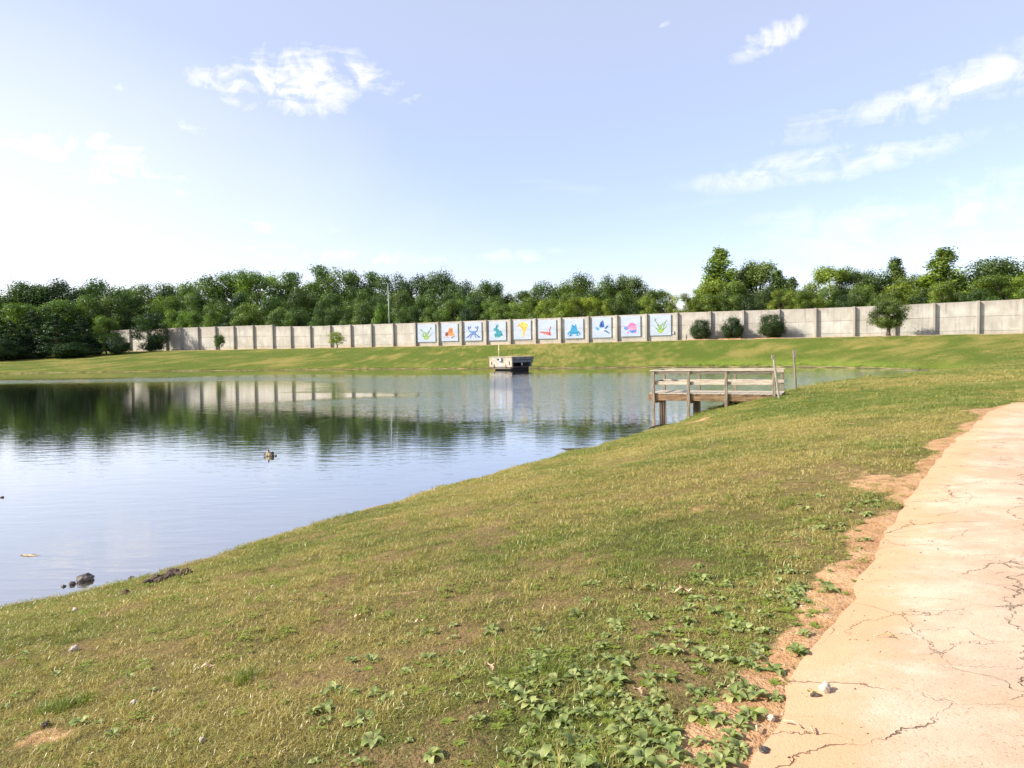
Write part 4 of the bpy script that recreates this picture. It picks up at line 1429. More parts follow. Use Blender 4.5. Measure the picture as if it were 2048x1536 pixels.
def dbox(name, x0, x1, y0, y1, z0, z1, m, parent=dock, bev=0.008, rot=None):
    bmx = bevel_box(x1 - x0, y1 - y0, z1 - z0, bev)
    c = ((x0 + x1) / 2, (y0 + y1) / 2, (z0 + z1) / 2)
    return link(name, bm_mesh(name, bmx, m), parent, c, rot)


npl = 38
for i in range(npl):                                     # deck boards run across
    x0 = -0.08 + (DL + 0.1) * i / npl
    dz = random.uniform(-0.006, 0.006)
    dbox('deck_plank', x0 + 0.006, x0 + (DL + 0.1) / npl - 0.006, -0.09 + random.uniform(-0.025, 0.02), DW + 0.06 + random.uniform(-0.02, 0.02), DZ - 0.038 + dz, DZ + dz, M['wood'], bev=0.004, rot=(0, 0, random.uniform(-0.004, 0.004)))
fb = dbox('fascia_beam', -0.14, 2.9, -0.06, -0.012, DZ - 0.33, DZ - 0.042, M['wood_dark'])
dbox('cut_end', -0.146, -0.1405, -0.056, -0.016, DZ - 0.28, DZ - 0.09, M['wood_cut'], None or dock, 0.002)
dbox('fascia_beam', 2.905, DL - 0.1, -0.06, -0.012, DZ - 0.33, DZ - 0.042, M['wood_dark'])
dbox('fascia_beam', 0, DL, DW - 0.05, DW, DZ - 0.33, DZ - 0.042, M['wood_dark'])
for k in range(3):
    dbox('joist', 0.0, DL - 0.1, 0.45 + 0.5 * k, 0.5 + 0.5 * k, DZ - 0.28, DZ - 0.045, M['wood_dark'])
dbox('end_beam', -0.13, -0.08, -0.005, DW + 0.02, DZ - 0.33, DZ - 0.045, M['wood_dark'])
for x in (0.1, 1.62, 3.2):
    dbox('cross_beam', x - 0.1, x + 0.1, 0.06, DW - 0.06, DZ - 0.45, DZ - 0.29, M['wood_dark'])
RZ = 1.0
for i, x in enumerate(NEARP):
    lean = random.uniform(-0.008, 0.008)
    dbox('near_post', x - 0.06, x + 0.06, -0.165, -0.062, (-0.6 if i < 2 else 0.1), DZ + RZ - 0.045, M['wood_post'], rot=(0, lean, 0))
for i, x in enumerate(FARP):
    dbox('far_post', x - 0.06, x + 0.06, DW + 0.002, DW + 0.105, (-0.6 if i < 2 else 0.3), DZ + RZ - 0.045, M['wood_post'], rot=(0, random.uniform(-0.008, 0.008), 0))
for x, y in ((0.12, 1.35), (0.12, 1.85), (1.65, 1.3), (1.65, 1.8), (3.28, 1.5)):
    dbox('pile', x - 0.065, x + 0.065, y - 0.065, y + 0.065, -0.6, DZ - 0.46, M['wood_wet'], rot=(0, random.uniform(-0.01, 0.01), 0))
# railings: flat cap, upper and middle boards on each side, and the water end
dbox('rail_cap', -0.05, 5.22, -0.19, -0.03, DZ + RZ - 0.042, DZ + RZ, M['wood'])
dbox('rail_cap', 0.02, 5.42, DW - 0.03, DW + 0.13, DZ + RZ - 0.042, DZ + RZ, M['wood'])
dbox('rail_cap', -0.06, 0.1, -0.025, DW - 0.035, DZ + RZ - 0.042, DZ + RZ, M['wood'])
for y0, y1, xe in ((-0.058, -0.018, 5.2), (DW - 0.042, DW - 0.002, 5.38)):
    cuts = [0.02, 1.62, 3.2, xe]
    for a, b in zip(cuts[:-1], cuts[1:]):
        dbox('upper_rail', a + 0.004, b - 0.004, y0, y1, DZ + RZ - 0.185, DZ + RZ - 0.046, M['wood'], rot=(0, random.uniform(-0.004, 0.004), 0))
        dbox('middle_rail', a + 0.004, b - 0.004, y0, y1, DZ + 0.36, DZ + 0.51, M['wood'], rot=(0, random.uniform(-0.006, 0.006), 0))
dbox('upper_rail', 0.03, 0.07, 0.0, DW - 0.06, DZ + RZ - 0.185, DZ + RZ - 0.046, M['wood_post'])
dbox('middle_rail', 0.03, 0.07, 0.0, DW - 0.06, DZ + 0.36, DZ + 0.51, M['wood_post'])

# leaning stakes at the bank end of the dock
p = at(1559, 795, 31.0)
st = empty('wooden_stake', (p.x, p.y, hz(p.x, p.y) - 0.15))
tag(st, 'thin weathered stake leaning at the bank end of the dock', 'stake')
tp = at(1546.5, 711, 31.0) - st.location
v, f_ = tube_data([(0, 0, 0), tuple(Vector(tp) * 0.5), tuple(tp)], [0.045, 0.042, 0.04], 6)
link('stake_shaft', new_mesh('stake_shaft', v, f_, M['wood_grey']), st)
tb = link('torn_tab', bm_mesh('torn_tab', bevel_box(0.06, 0.02, 0.16, 0.005), M['wood']), st, tuple(Vector(tp) * 0.97 + Vector((-0.06, -0.03, 0))))
p = at(1592.5, 786, 36.5)
st = empty('sign_post', (p.x, p.y, hz(p.x, p.y) - 0.2))
tag(st, 'dark leaning post with a small board at its top, beyond the dock', 'sign post')
tp = at(1587, 700, 36.5) - st.location
v, f_ = tube_data([(0, 0, 0), tuple(Vector(tp) * 0.5), tuple(tp)], [0.055, 0.05, 0.045], 6)
link('post_shaft', new_mesh('post_shaft', v, f_, M['wood_post']), st)
link('board', bm_mesh('board', bevel_box(0.14, 0.03, 0.34, 0.008), M['wood_grey']), st, tuple(Vector(tp) * 0.9 + Vector((0.02, -0.07, 0))), (0, -0.06, 0))
# small stake by the first shrub
d = wall_at(1373) + WN * 2.2
p = at(1373, 681, d.y)
st = empty('marker_stake', (p.x, p.y, hz(p.x, p.y) - 0.1))
tag(st, 'small dark stake left of the first round shrub', 'stake')
link('stake_shaft', bm_mesh('stake_shaft', bevel_box(0.14, 0.14, 1.1, 0.02), M['black']), st, (0, 0, 0.5))
link('tag_plate', bm_mesh('tag_plate', bevel_box(0.3, 0.04, 0.3, 0.02), M['metal']), st, (0, -0.1, 1.15))
# ------------------------------------------------------------------ stones and clods
def ground_px(px, py):
    z = 1.5
    for _ in range(6):
        p = on(px, py, z)
        z = 0.5 * z + 0.5 * max(hz(p.x, p.y), 0.0)
    p = on(px, py, z)
    return Vector((p.x, p.y, max(hz(p.x, p.y), 0.0)))


def rock_mesh(name, sx, sy, sz, m, seed, rough=0.28, sub=2):
    r = random.Random(seed)
    bmx = bmesh.new()
    bmesh.ops.create_icosphere(bmx, subdivisions=sub, radius=1.0)
    ph = [r.uniform(0, 6.28) for _ in range(6)]
    for v in bmx.verts:
        c = v.co
        k = 1 + rough * (math.sin(c.x * 2.3 + ph[0]) * math.sin(c.y * 2.9 + ph[1]) + 0.6 * math.sin(c.z * 4.1 + ph[2]) * math.sin(c.x * 5.2 + ph[3])) + rough * 0.35 * r.uniform(-1, 1)
        v.co = Vector((c.x * sx * k, c.y * sy * k, c.z * sz * k))
    return bm_mesh(name, bmx, m)


def rock(name, px, py, w, d, h, m, seed, label, cat='rock', group=None, sink=0.3, rz=0.0, water=False):
    p = on(px, py, 0.0) if water else ground_px(px, py)
    o = link(name, rock_mesh(name, w / 2, d / 2, h / 2, M[m], seed), None, (p.x, p.y, p.z + h * (0.5 - sink)), (0, 0, rz))
    return tag(o, label, cat, group)


rock('rock', 172, 1161, 0.24, 0.19, 0.15, 'rock_dark', 1, 'largest dark rock in the shallows near the left shore', rz=0.3, water=True)
rock('rock', 145, 1169, 0.09, 0.08, 0.07, 'rock_dark', 2, 'small black stone in the shallows just left of the largest rock', rz=0.3, water=True)
rock('rock', 127, 1173, 0.07, 0.06, 0.045, 'rock_dark', 3, 'tiny black stone in the shallows, farthest left of the row', water=True)
rock('rock', 263, 1157, 0.10, 0.06, 0.05, 'rock_dark', 4, 'flat dark stone in the shallows between the big rock and the clods', water=True)
rock('rock', 4, 995, 0.10, 0.08, 0.05, 'rock_dark', 5, 'dark stone poking out of the water at the left edge', water=True)
rs = random.Random(3)
spots = [(294, 1151, .13), (306, 1147, .15), (318, 1146, .13), (330, 1142, .17), (341, 1139, .15), (345, 1134, .17), (355, 1136, .14), (366, 1132, .13), (374, 1130, .12), (311, 1140, .12), (250, 1171, .10), (243, 1173, .08)]
for k, (px, py, s) in enumerate(spots):
    lab = 'muddy dark clod in the heap along the water edge' if k < 10 else 'lone muddy clod on the grass edge below the heap'
    rock('mud_clod', px, py - 11, s * rs.uniform(0.9, 1.3), s, s * 0.8, 'clod', 20 + k, lab, 'clod', 'mud clods in the heap' if k < 10 else 'lone mud clods', rz=rs.uniform(0, 3), sink=0.25)

# clump of debris poking out of open water
c = on(539, 912, 0.0)
dc = empty('debris_clump', (c.x, c.y, 0))
tag(dc, 'small clump of dark and tan debris poking out of the open pond', 'debris')
for k, (dx, dz, s, m) in enumerate(((-.15, .05, .085, 'rock_dark'), (-.07, .04, .10, 'rock_tan'), (-.03, .12, .10, 'rock_tan'), (-.02, .19, .06, 'rock_dark'), (0.03, .05, .11, 'rock_tan'), (.08, .07, .12, 'rock_dark'), (.12, .02, .09, 'rock_dark'), (.0, .0, .13, 'rock_dark'))):
    link('lump', rock_mesh('lump', s * 0.5, s * 0.5, s * 0.55, M[m], 50 + k), dc, (dx, random.uniform(-0.05, 0.05), dz))
rock('debris_lump', 551, 912, 0.08, 0.08, 0.08, 'rock_dark', 71, 'single dark lump in the water right of the debris clump', 'debris', water=True)
# floating dead grass
c = on(55, 1111, 0.0)
parts = []
for k in range(16):
    a = random.uniform(-0.5, 0.5)
    x0, y0 = random.uniform(-0.16, 0.12), random.uniform(-0.05, 0.05)
    L_ = random.uniform(0.08, 0.22)
    parts.append(tube_data([(x0, y0, 0.004), (x0 + L_ * 0.5 * math.cos(a), y0 + L_ * 0.5 * math.sin(a), 0.012), (x0 + L_ * math.cos(a), y0 + L_ * math.sin(a), 0.004)], [0.004, 0.004, 0.002], 4))
v, f_ = join_data(parts)
tag(link('floating_straw', new_mesh('floating_straw', v, f_, M['twig']), None, (c.x, c.y, 0)), 'wisp of pale straw floating near the left edge', 'straw', kind='stuff')

# stones by the path
for px, py, w, h, m, lab in ((1650, 1388, 0.062, 0.055, 'rock_pale', 'pale angular stone lying on the path edge, largest there'),
                             (1541, 1445, 0.045, 0.032, 'rock_pale', 'white pebble on the bare clay beside the path'),
                             (1631, 1396, 0.05, 0.018, 'clod', 'flat brown chip beside the pale angular stone'),
                             (1528, 1506, 0.055, 0.022, 'rock_dark', 'dark flat pebble on the clay near the bottom edge'),
                             (148, 1297, 0.10, 0.07, 'rock_pale', 'pale-topped stone standing in the grass at left'),
                             (268, 1411, 0.07, 0.045, 'rock_pale', 'white stone in the grass at lower left'),
                             (92, 1456, 0.08, 0.05, 'clod', 'dark clod on the bare patch at lower left'),
                             (545, 1168, 0.07, 0.05, 'rock_pale', 'white pebble in the grass above the middle left'),
                             (150, 1203, 0.11, 0.05, 'rock_pale', 'pale stone at the grass edge near the left shore'),
                             (405, 1490, 0.04, 0.05, 'rock_pale', 'small white pebble near the bottom left'),
                             (1113, 1283, 0.05, 0.03, 'clod', 'dark clod in the weeds at the middle bottom')):
    if px < 1200:
        w, h = w * 0.6, h * 0.75
    rock('stone', px, py, w, w * 0.85, h, m, int(px), lab, 'stone', 'loose stones', sink=0.22, rz=px)


# ------------------------------------------------------------------ fallen leaves and twigs
def leaf_litter(px, py, size, rz, label):
    p = ground_px(px, py)
    prof = [(0, 0), (0.16, 0.16), (0.3, 0.1), (0.42, 0.3), (0.56, 0.14), (0.72, 0.24), (0.84, 0.08), (1, 0)]
    vs, fs = [], []
    for x, w in prof:
        for s in (-1, 0, 1):
            k = (1.0 if s else 0) * w
            vs.append(((x - 0.5) * size, s * k * size, size * (0.16 * abs(s) * (w * 3) + 0.22 * math.sin(x * 4.2) ** 2 + 0.04 * random.uniform(-1, 1))))
    for i in range(len(prof) - 1):
        for s in (0, 1):
            a = i * 3 + s
            fs.append((a, a + 3, a + 4, a + 1))
    root = empty('fallen_leaf', (p.x, p.y, p.z + 0.03), rz)
    tag(root, label, 'leaf', 'dead leaves lying in the grass')
    link('blade', new_mesh('blade', vs, fs, M['dry_leaf'], True), root)
    v, f_ = tube_data([(-0.5 * size, 0, 0.0), (-0.7 * size, 0.02, 0.008), (-0.85 * size, 0.05 * size, 0.0)], [0.002, 0.0018, 0.0015], 5)
    link('leaf_stem', new_mesh('leaf_stem', v, f_, M['twig']), root)


for a in ((1366, 1194, 0.13, 0.15, 'curled tan dead leaf lying above the weed patch'), (980, 1352, 0.09, 1.9, 'upright pale dead leaf among the weeds at the middle'),
          (838, 1253, 0.07, 0.6, 'small pale dead leaf in the grass at the middle'), (232, 1252, 0.06, 2.4, 'small tan dead leaf in the grass at upper left'),
          (415, 1345, 0.09, 0.3, 'thin brown dead leaf in the dry grass at left'), (715, 1240, 0.07, 1.0, 'tan dead leaf in the grass left of the weeds'), (1275, 1400, 0.07, 2.0, 'tan dead leaf half buried in the thick weed patch')):
    leaf_litter(*a)


def twig(px, py, L_, rz, label, r=0.004, fork=False):
    p = ground_px(px, py)
    root = empty('twig', (p.x, p.y, p.z + 0.012), rz)
    tag(root, label, 'twig', 'twigs on the clay and path')
    v, f_ = tube_data([(-L_ / 2, 0, 0.004), (0, 0.006, 0.012), (L_ / 2, -0.004, 0.004)], [r, r * 0.9, r * 0.7], 6)
    link('stick', new_mesh('stick', v, f_, M['twig'], True), root)
    if fork:
        for s in (-1, 1, -0.5):
            v, f_ = tube_data([(0, 0, 0.01), (L_ * 0.2, s * 0.02, 0.016), (L_ * 0.42, s * 0.045, 0.006)], [r * 0.8, r * 0.7, r * 0.5], 5)
            link('side_shoot', new_mesh('side_shoot', v, f_, M['stalk'], True), root)


twig(1585, 1459, 0.075, -0.75, 'short pale stick on the clay by the path', 0.005)
twig(1625, 1470, 0.06, 1.4, 'thin upright stalk on the path near the bottom')
twig(1768, 1281, 0.11, 0.05, 'greenish forked sprig lying on the path', 0.003, True)
twig(1516, 1468, 0.05, 1.2, 'stubby brown stick on the clay at the weed edge', 0.006)
twig(1470, 1380, 0.09, 0.5, 'dry stick at the edge of the weed patch', 0.004)

# ------------------------------------------------------------------ plantain weeds
def plantain_leaf(seed):
    r = random.Random(seed)
    n = 8
    vs, fs = [], []
    drop = r.uniform(0.35, 1.1)
    fold = r.uniform(0.15, 0.45)
    wid = r.uniform(0.40, 0.58)
    for i in range(n + 1):
        t = i / n
        w = 0.045 if t < 0.18 else wid * math.sin(math.pi * min(1, (t - 0.12) / 0.88) ** 0.85) ** 0.8 * 0.5
        if i == n:
            w = 0.004
        zc = 0.34 * math.sin(t * 1.9) - drop * t * t * 0.55
        wave = 0.05 * math.sin(t * 9 + seed)
        for s in (-1, 0, 1):
            vs.append((t, s * w, zc + abs(s) * w * fold + s * wave * (1 if t > .2 else 0)))
    for i in range(n):
        for s in (0, 1):
            a = i * 3 + s
            fs.append((a, a + 3, a + 4, a + 1))
    return new_mesh('leaf', vs, fs, M['plantain'], True)


LEAFM = [plantain_leaf(k) for k in range(7)]
v, f_ = join_data([tube_data([(0, 0, 0), (0.01, 0, 0.55), (0.05, 0, 0.72)], [0.012, 0.010, 0.010], 5), tube_data([(0.05, 0, 0.7), (0.06, 0, 0.85), (0.085, 0, 1.0)], [0.024, 0.024, 0.010], 6)])
STALKM = new_mesh('seed_stalk', v, f_, M['stalk'], True)
PLANTS = []


def plantain(p, size, label, group):
    root = empty('plantain_weed', tuple(p + Vector((0, 0, 0.004))), random.uniform(0, 6.28))
    n = random.randint(6, 10)
    for k in range(n):
        s = size * random.uniform(0.65, 1.15)
        link('leaf', random.choice(LEAFM), root, None, (random.uniform(-0.25, 0.25), -random.uniform(-0.12, 0.6), 6.283 * (k + random.uniform(-.3, .3)) / n), (s, s * random.uniform(0.85, 1.25), s))
    ns = random.choice((0, 0, 1, 2, 3))
    big = 'large ' if size > 0.066 else ('small ' if size < 0.045 else '')
    tag(root, big + label + (' with thin seed stalks' if ns else ''), 'weed', group)
    for k in range(ns):
        s = size * random.uniform(0.7, 1.2)
        link('seed_stalk', STALKM, root, None, (random.uniform(-0.35, 0.35), random.uniform(-0.35, 0.35), random.uniform(0, 6.28)), (s * 0.6, s * 0.6, s))
    PLANTS.append((p.x, p.y, size))


regions = [((1010, 1640, 1300, 1560), 132, 0.058, 'plantain weed in the thick patch beside the path', 'plantain weeds in the thick patch by the path'),
           ((700, 1110, 1250, 1460), 36, 0.054, 'plantain weed left of the thick weed patch', 'plantain weeds left of the thick patch'),
           ((1150, 1660, 1130, 1310), 70, 0.055, 'plantain weed in the band above the thick weed patch', 'plantain weeds above the thick patch'),
           ((1500, 1790, 950, 1230), 44, 0.062, 'plantain weed on the clay verge along the path edge', 'plantain weeds on the clay verge'),
           ((0, 420, 1290, 1520), 12, 0.05, 'plantain weed in the dry grass at lower left', 'plantain weeds at lower left'),
           ((560, 900, 1390, 1536), 14, 0.056, 'plantain weed in bottom grass left of the patch', 'plantain weeds near the bottom middle')]
rp = random.Random(11)
random.seed(19)
for (xa, xb, ya, yb), n, size, lab, grp in regions:
    k = tries = 0
    while k < n and tries < 900:
        tries += 1
        px, py = rp.uniform(xa, xb), rp.uniform(ya, yb)
        e = np.interp(py, [1000, 1090, 1180, 1290, 1420, 1536], [1795, 1745, 1690, 1625, 1560, 1490])   # path edge
        if px > e - 14 or (xa == 1500 and px < e - 210):
            continue
        if xa == 1010 and px < 1010 + (1536 - py) * 0.7 and rp.random() < 0.55:
            continue
        p = ground_px(px, py)
        if any((p.x - q[0]) ** 2 + (p.y - q[1]) ** 2 < (0.42 * (size + q[2])) ** 2 for q in PLANTS):
            continue
        plantain(p, size * rp.choice((0.55, 0.75, 0.95, 1.1, 1.3)) * rp.uniform(0.9, 1.1), lab, grp)
        k += 1

# ------------------------------------------------------------------ grass
def grass_clump(name, seed, nb, hmin, hmax, spread, wid, lean):
    r = np.random.default_rng(seed)
    vs, fs, tint = [], [], []
    for b in range(nb):
        a = r.uniform(0, 2 * np.pi)
        rad = spread * math.sqrt(r.random())
        x0, y0 = rad * math.cos(a), rad * math.sin(a)
        h = r.uniform(hmin, hmax)
        d = r.uniform(0, 2 * np.pi)
        ln = lean * r.uniform(0.2, 1.3)
        dx, dy = math.cos(d), math.sin(d)
        e = r.uniform(0, 2 * np.pi)
        sx, sy = math.cos(e) * wid / 2, math.sin(e) * wid / 2
        o = len(vs)
        for t, wk in ((0, 1.0), (0.55, 0.85)):
            bx, by, bz = x0 + dx * ln * h * t * t, y0 + dy * ln * h * t * t, h * t * (1 - 0.25 * t * min(ln, 1.0))
            vs += [(bx - sx * wk, by - sy * wk, bz), (bx + sx * wk, by + sy * wk, bz)]
        vs.append((x0 + dx * ln * h, y0 + dy * ln * h, h * (1 - 0.3 * min(ln, 1.2))))
        fs += [(o, o + 1, o + 3, o + 2), (o + 2, o + 3, o + 4)]
        tint += [r.random()] * 5
    me = new_mesh(name, vs, fs, M['grass'])
    me.attributes.new('tint', 'FLOAT', 'POINT').data.foreach_set('value', np.array(tint, np.float32))
    return me


def grass_mat():
    m, t = mat('grass_blade')
    dry = t.n('ShaderNodeAttribute', attribute_name='dry', attribute_type='INSTANCER').outputs['Fac']
    lime = t.n('ShaderNodeAttribute', attribute_name='lime', attribute_type='INSTANCER').outputs['Fac']
    tint = t.n('ShaderNodeAttribute', attribute_name='tint').outputs['Fac']
    isdry = t.ramp(t.math('SUBTRACT', dry, t.math('MULTIPLY', tint, 0.9)), -0.32, 0.12)
    g = t.mix(tint, (0.075, 0.128, 0.016), (0.20, 0.25, 0.034))
    d = t.mix(t.math('FRACT', t.math('MULTIPLY', tint, 7.3)), (0.27, 0.22, 0.058), (0.50, 0.42, 0.15))
    col = t.mix(isdry, g, d)
    col = t.mix(lime, col, t.mix(tint, (0.12, 0.17, 0.02), (0.22, 0.27, 0.045)))
    df = t.n('ShaderNodeBsdfDiffuse', in_Color=col)
    tr = t.n('ShaderNodeBsdfTranslucent', in_Color=t.mix(1.0, col, (1.15, 1.15, 0.7), 'MULTIPLY'))
    gl = t.n('ShaderNodeBsdfGlossy', in_Roughness=0.4, in_Color=(1, 1, 1, 1))
    mx = t.n('ShaderNodeMixShader', in_0=0.3, in_1=df.outputs[0], in_2=tr.outputs[0])
    mx = t.n('ShaderNodeMixShader', in_0=0.035, in_1=mx.outputs[0], in_2=gl.outputs[0])
    finish(t, mx.outputs[0])
    return m


M['grass'] = grass_mat()
gc = bpy.data.collections.new('grass_kinds')
specs = [(30, .014, .034, .060, .0029, 1.5), (30, .012, .030, .060, .0029, 1.9), (28, .016, .042, .055, .0027, 1.3), (26, .010, .026, .065, .0032, 2.2),
         (16, .024, .060, .045, .0026, 1.1), (30, .030, .075, .04, .0030, 0.8), (9, .006, .012, .09, .0036, 5.0)]
for k, (nb, a, b, s, w, ln) in enumerate(specs):
    o = bpy.data.objects.new('grass_kind', grass_clump('grass_kind', 300 + k, nb, a, b, s, w, ln))
    gc.objects.link(o)
# low rosettes of small round leaves (clover and the like) that grow through the turf
vs, fs, tint = [], [], []
for b in range(11):
    a = rng.uniform(0, 6.28)
    rad = 0.035 * math.sqrt(rng.random())
    x0, y0, z0, s = rad * math.cos(a), rad * math.sin(a), rng.uniform(0.01, 0.028), rng.uniform(0.006, 0.012)
    e = rng.uniform(0, 6.28)
    ux, uy, tl = math.cos(e), math.sin(e), rng.uniform(-0.5, 0.5)
    o = len(vs)
    for t_, w_ in ((-1, 0.0), (-0.4, 0.75), (0.4, 0.85), (1, 0.0)):
        for s_ in ((-1, 1) if w_ else (0,)):
            vs.append((x0 + s * (ux * t_ - uy * w_ * s_), y0 + s * (uy * t_ + ux * w_ * s_), z0 + s * t_ * tl + s * 0.2 * abs(s_)))
    fs += [(o, o + 1, o + 2), (o + 1, o + 3, o + 4, o + 2), (o + 3, o + 5, o + 4)]
    tint += [rng.uniform(0.75, 1.0)] * 6
me = new_mesh('grass_kind', vs, fs, M['grass'])
me.attributes.new('tint', 'FLOAT', 'POINT').data.foreach_set('value', np.array(tint, np.float32))
o = bpy.data.objects.new('grass_kind', me)
gc.objects.link(o)


# small rosettes of broad leaves, seedlings of the big weeds
vs, fs, tint = [], [], []
for b in range(7):
    e = 6.283 * (b + rng.uniform(-.3, .3)) / 7
    L_, wd, up = rng.uniform(0.025, 0.045), rng.uniform(0.007, 0.011), rng.uniform(0.1, 0.6)
    ux, uy = math.cos(e), math.sin(e)
    o = len(vs)
    for t_, w_ in ((0.05, 0.15), (0.4, 0.9), (0.7, 1.0), (1.0, 0.1)):
        zc = L_ * (up * t_ - 0.55 * up * t_ * t_) + 0.006
        for s_ in (-1, 1):
            vs.append((ux * L_ * t_ - uy * wd * w_ * s_, uy * L_ * t_ + ux * wd * w_ * s_, zc))
    fs += [(o, o + 1, o + 3, o + 2), (o + 2, o + 3, o + 5, o + 4), (o + 4, o + 5, o + 7, o + 6)]
    tint += [rng.uniform(0.9, 1.0)] * 8
me = new_mesh('grass_kind', vs, fs, M['grass'])
me.attributes.new('tint', 'FLOAT', 'POINT').data.foreach_set('value', np.array(tint, np.float32))
o = bpy.data.objects.new('grass_kind', me)
gc.objects.link(o)


def band(r0, r1, dens, scale, wmul, hmul, kmax=0.86):
    """scatter over the wedge in front of the camera between two distances"""
    n = int(dens * (r1 ** 2 - r0 ** 2) * kmax * 1.0)
    yy = np.sqrt(rng.uniform(r0 ** 2, r1 ** 2, n))
    xx = rng.uniform(-kmax, kmax, n) * yy + rng.uniform(-0.5, 0.5, n)
    return xx, yy, np.full(n, scale)


bands = [band(1.3, 5, 520, 1.0, 1, 1), band(5, 9, 300, 1.15, 1, 1), band(9, 16, 130, 1.5, 1, 1), band(16, 30, 46, 1.9, 1, 1), band(30, 60, 13, 2.7, 1, 1), band(60, 105, 3.2, 4.0, 1, 1)]
PX = np.concatenate([b[0] for b in bands])
PY = np.concatenate([b[1] for b in bands])
PS = np.concatenate([b[2] for b in bands])
# far bank, shore to crest
n = 26000
fx = rng.uniform(-125, 110, n)
fy = rng.uniform(100, 190, n)
PX, PY, PS = np.concatenate([PX, fx]), np.concatenate([PY, fy]), np.concatenate([PS, np.full(n, 3.6)])
# taller fringe along the waterline
k = rng.integers(0, len(POND), 16000)
fx = POND[k, 0] + rng.normal(size=16000) * 0.5
fy = POND[k, 1] + rng.normal(size=16000) * 0.5
far_k = np.hypot(fx, fy)
PX, PY, PS = np.concatenate([PX, fx]), np.concatenate([PY, fy]), np.concatenate([PS, np.clip(far_k / 22, 0.9, 6.0)])
sd = sdist(PX, PY)
D_ = wdist(PX, PY)
keep = (sd > 0.05 + 0.3 * sstep(0.45, 0.7, fbm(PX, PY, 0.9, 121, 3))) & (D_ > 0.8)
PX, PY, PS, sd, D_ = PX[keep], PY[keep], PS[keep], sd[keep], D_[keep]
pd = pdist(PX, PY)
dirt = dirt_amount(PX, PY, pd, sd)
onpath = (pd < 0.02 - 0.20 * sstep(0.5, 0.75, fbm(PX, PY, 2.3, 95, 3)) * (rng.random(len(PX)) < 0.5)) | ((D_ > 3.9) & (D_ < 6.7))
keep = ~onpath & (rng.random(len(PX)) > np.clip((dirt - 0.42) * 1.2, 0, 0.86))
PX, PY, PS, sd, dirt, D_, pd = PX[keep], PY[keep], PS[keep], sd[keep], dirt[keep], D_[keep], pd[keep]
thin = thin_turf(PX, PY) * sstep(24, 12, PY)
keep = rng.random(len(PX)) > 0.48 * thin
PX, PY, PS, sd, dirt, D_, pd, thin = PX[keep], PY[keep], PS[keep], sd[keep], dirt[keep], D_[keep], pd[keep], thin[keep]
PS = PS * (1 - 0.3 * thin)
PZ = height(PX, PY, sd) - 0.012 * sstep(0.05, -0.15, pd)
dry = np.clip(dryness(PX, PY) + 0.10 * rng.normal(size=len(PX)) + 0.75 * dirt, 0, 1)
lime = np.clip(sstep(4.5, 1.0, sd) * sstep(18, 34, PX) * sstep(70, 90, PY) + 0.45 * sstep(2.2, 0.4, sd) * sstep(80, 100, PY), 0, 1)
lush = sstep(0.62, 0.75, fbm(PX, PY, 0.9, 77, 3)) * (1 - dry)
PS = PS * rng.uniform(0.6, 1.35, len(PX)) * (1 - 0.35 * dirt) * (1 + 0.35 * lush)
ki = rng.choice(len(specs), len(PX), p=[.26, .25, .19, .17, .055, .015, .06])
ki = np.where((dirt > 0.45) & (rng.random(len(PX)) < 0.5), 6, ki)
dry = np.where(ki == 6, 1.0, dry)
weedy = np.zeros(len(PX))
for px, py, rx, ry in ((1330, 1420, 0.75, 0.7), (1450, 1240, 0.9, 0.9), (1640, 1110, 0.6, 1.3), (980, 1340, 0.6, 0.5)):
    c = ground_px(px, py)
    weedy = np.maximum(weedy, np.exp(-(((PX - c.x) / rx) ** 2 + ((PY - c.y) / ry) ** 2)))
wk = rng.random(len(PX)) < 0.16 * weedy
ki = np.where(wk, 8, ki)
PS = np.where(wk, rng.uniform(0.7, 1.3, len(PX)), PS)
near_k = ~wk & (np.hypot(PX, PY) < 14) & (rng.random(len(PX)) < 0.03 + 0.22 * sstep(0.55, 0.75, fbm(PX, PY, 1.6, 88, 3)))
ki = np.where(near_k, 7, ki)
dry = np.where(near_k, dry * 0.25, dry)
lime = np.where(wk, 0.0, lime)
dry = np.where(wk, 0.0, dry)
# a few lush tufts
TX, TY = [], []
for px, py, nn, r_ in ((116, 1422, 26, 0.07), (480, 1364, 10, 0.06), (1100, 1345, 10, 0.08), (1560, 1012, 8, 0.1), (390, 1140, 20, 0.5), (730, 1040, 20, 0.5), (1240, 1130, 12, 0.3)):
    c = ground_px(px, py)
    for _ in range(nn):
        TX.append(c.x + random.gauss(0, r_))
        TY.append(c.y + random.gauss(0, r_))
TX, TY = np.array(TX), np.array(TY)
PX, PY = np.concatenate([PX, TX]), np.concatenate([PY, TY])
PZ = np.concatenate([PZ, np.maximum(height(TX, TY), 0)])
PS = np.concatenate([PS, np.full(len(TX), 1.15)])
dry = np.concatenate([dry, np.zeros(len(TX))])
lime = np.concatenate([lime, np.full(len(TX), 0.45)])
ki = np.concatenate([ki, np.full(len(TX), 5)])
me = bpy.data.meshes.new('grass')
me.vertices.add(len(PX))
me.vertices.foreach_set('co', np.stack([PX, PY, PZ - 0.004], 1).reshape(-1))
for nm, arr in (('gs', PS), ('gr', rng.uniform(0, 6.28, len(PX))), ('dry', dry), ('lime', lime)):
    me.attributes.new(nm, 'FLOAT', 'POINT').data.foreach_set('value', np.asarray(arr, np.float32))
me.attributes.new('gi', 'INT', 'POINT').data.foreach_set('value', ki.astype(np.int32))
me.materials.append(M['grass'])
grass = link('grass', me)
tag(grass, 'short mown grass, part green and part dry, on the banks', 'grass', kind='stuff')
ng = bpy.data.node_groups.new('grass_scatter', 'GeometryNodeTree')
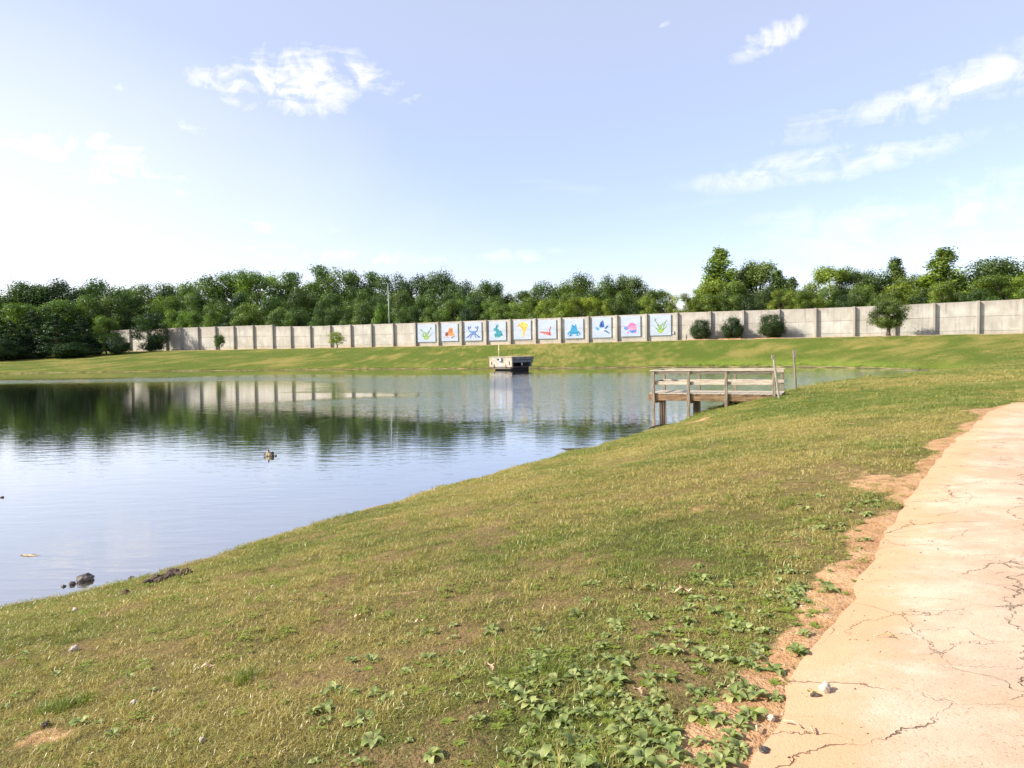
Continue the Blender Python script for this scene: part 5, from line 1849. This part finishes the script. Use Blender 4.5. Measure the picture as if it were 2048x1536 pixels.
ng.interface.new_socket('Geometry', in_out='INPUT', socket_type='NodeSocketGeometry')
ng.interface.new_socket('Geometry', in_out='OUTPUT', socket_type='NodeSocketGeometry')
gi_, go_ = ng.nodes.new('NodeGroupInput'), ng.nodes.new('NodeGroupOutput')
iop = ng.nodes.new('GeometryNodeInstanceOnPoints')
ci_ = ng.nodes.new('GeometryNodeCollectionInfo')
ci_.inputs['Collection'].default_value = gc
ci_.inputs['Separate Children'].default_value = True
ci_.inputs['Reset Children'].default_value = True


def named(nm, typ):
    nd = ng.nodes.new('GeometryNodeInputNamedAttribute')
    nd.data_type = typ
    nd.inputs['Name'].default_value = nm
    return next(o for o in nd.outputs if o.enabled and o.name == 'Attribute')


cx = ng.nodes.new('ShaderNodeCombineXYZ')
ng.links.new(named('gr', 'FLOAT'), cx.inputs[2])
ng.links.new(gi_.outputs[0], iop.inputs['Points'])
ng.links.new(ci_.outputs[0], iop.inputs['Instance'])
iop.inputs['Pick Instance'].default_value = True
ng.links.new(named('gi', 'INT'), iop.inputs['Instance Index'])
ng.links.new(cx.outputs[0], iop.inputs['Rotation'])
ng.links.new(named('gs', 'FLOAT'), iop.inputs['Scale'])
ng.links.new(iop.outputs[0], go_.inputs[0])
mod = grass.modifiers.new('scatter', 'NODES')
mod.node_group = ng

# ------------------------------------------------------------------ grit and crumbs on the path and its clay verge
vs, fs = [], []
n = 2600
k = rng.integers(20, 190, n)
off = np.where(rng.random(n) < 0.6, rng.normal(0.0, 0.22, n), rng.uniform(-0.4, 1.6, n))
dirv = (PATH_R - PATH_L) / np.linalg.norm(PATH_R - PATH_L, axis=1)[:, None]
gp = PATH_L[k] + dirv[k] * off[:, None] + rng.normal(size=(n, 2)) * 0.06
gz = height(gp[:, 0], gp[:, 1]) + np.where(off > 0, 0.004, 0.0)
for i in range(n):
    s = rng.uniform(0.0018, 0.0048) * (2.0 if rng.random() < 0.05 else 1.0)
    a = rng.uniform(0, 6.28)
    o = len(vs)
    for q in range(4):
        e = a + q * 1.571
        kx = s * rng.uniform(0.7, 1.5)
        vs.append((gp[i, 0] + kx * math.cos(e), gp[i, 1] + kx * math.sin(e), gz[i] - 0.001))
    vs.append((gp[i, 0] + s * 0.2, gp[i, 1], gz[i] + s * 1.1))
    fs += [(o, o + 1, o + 4), (o + 1, o + 2, o + 4), (o + 2, o + 3, o + 4), (o + 3, o, o + 4)]
me = new_mesh('path_grit', vs, fs, [M['clod'], M['rock_pale'], M['mulch']])
me.polygons.foreach_set('material_index', np.repeat(rng.choice(3, n, p=[.55, .2, .25]), 4).astype(np.int32))
tag(link('path_grit', me), 'scattered grit and crumbs of earth along the path edge', 'grit', kind='stuff')
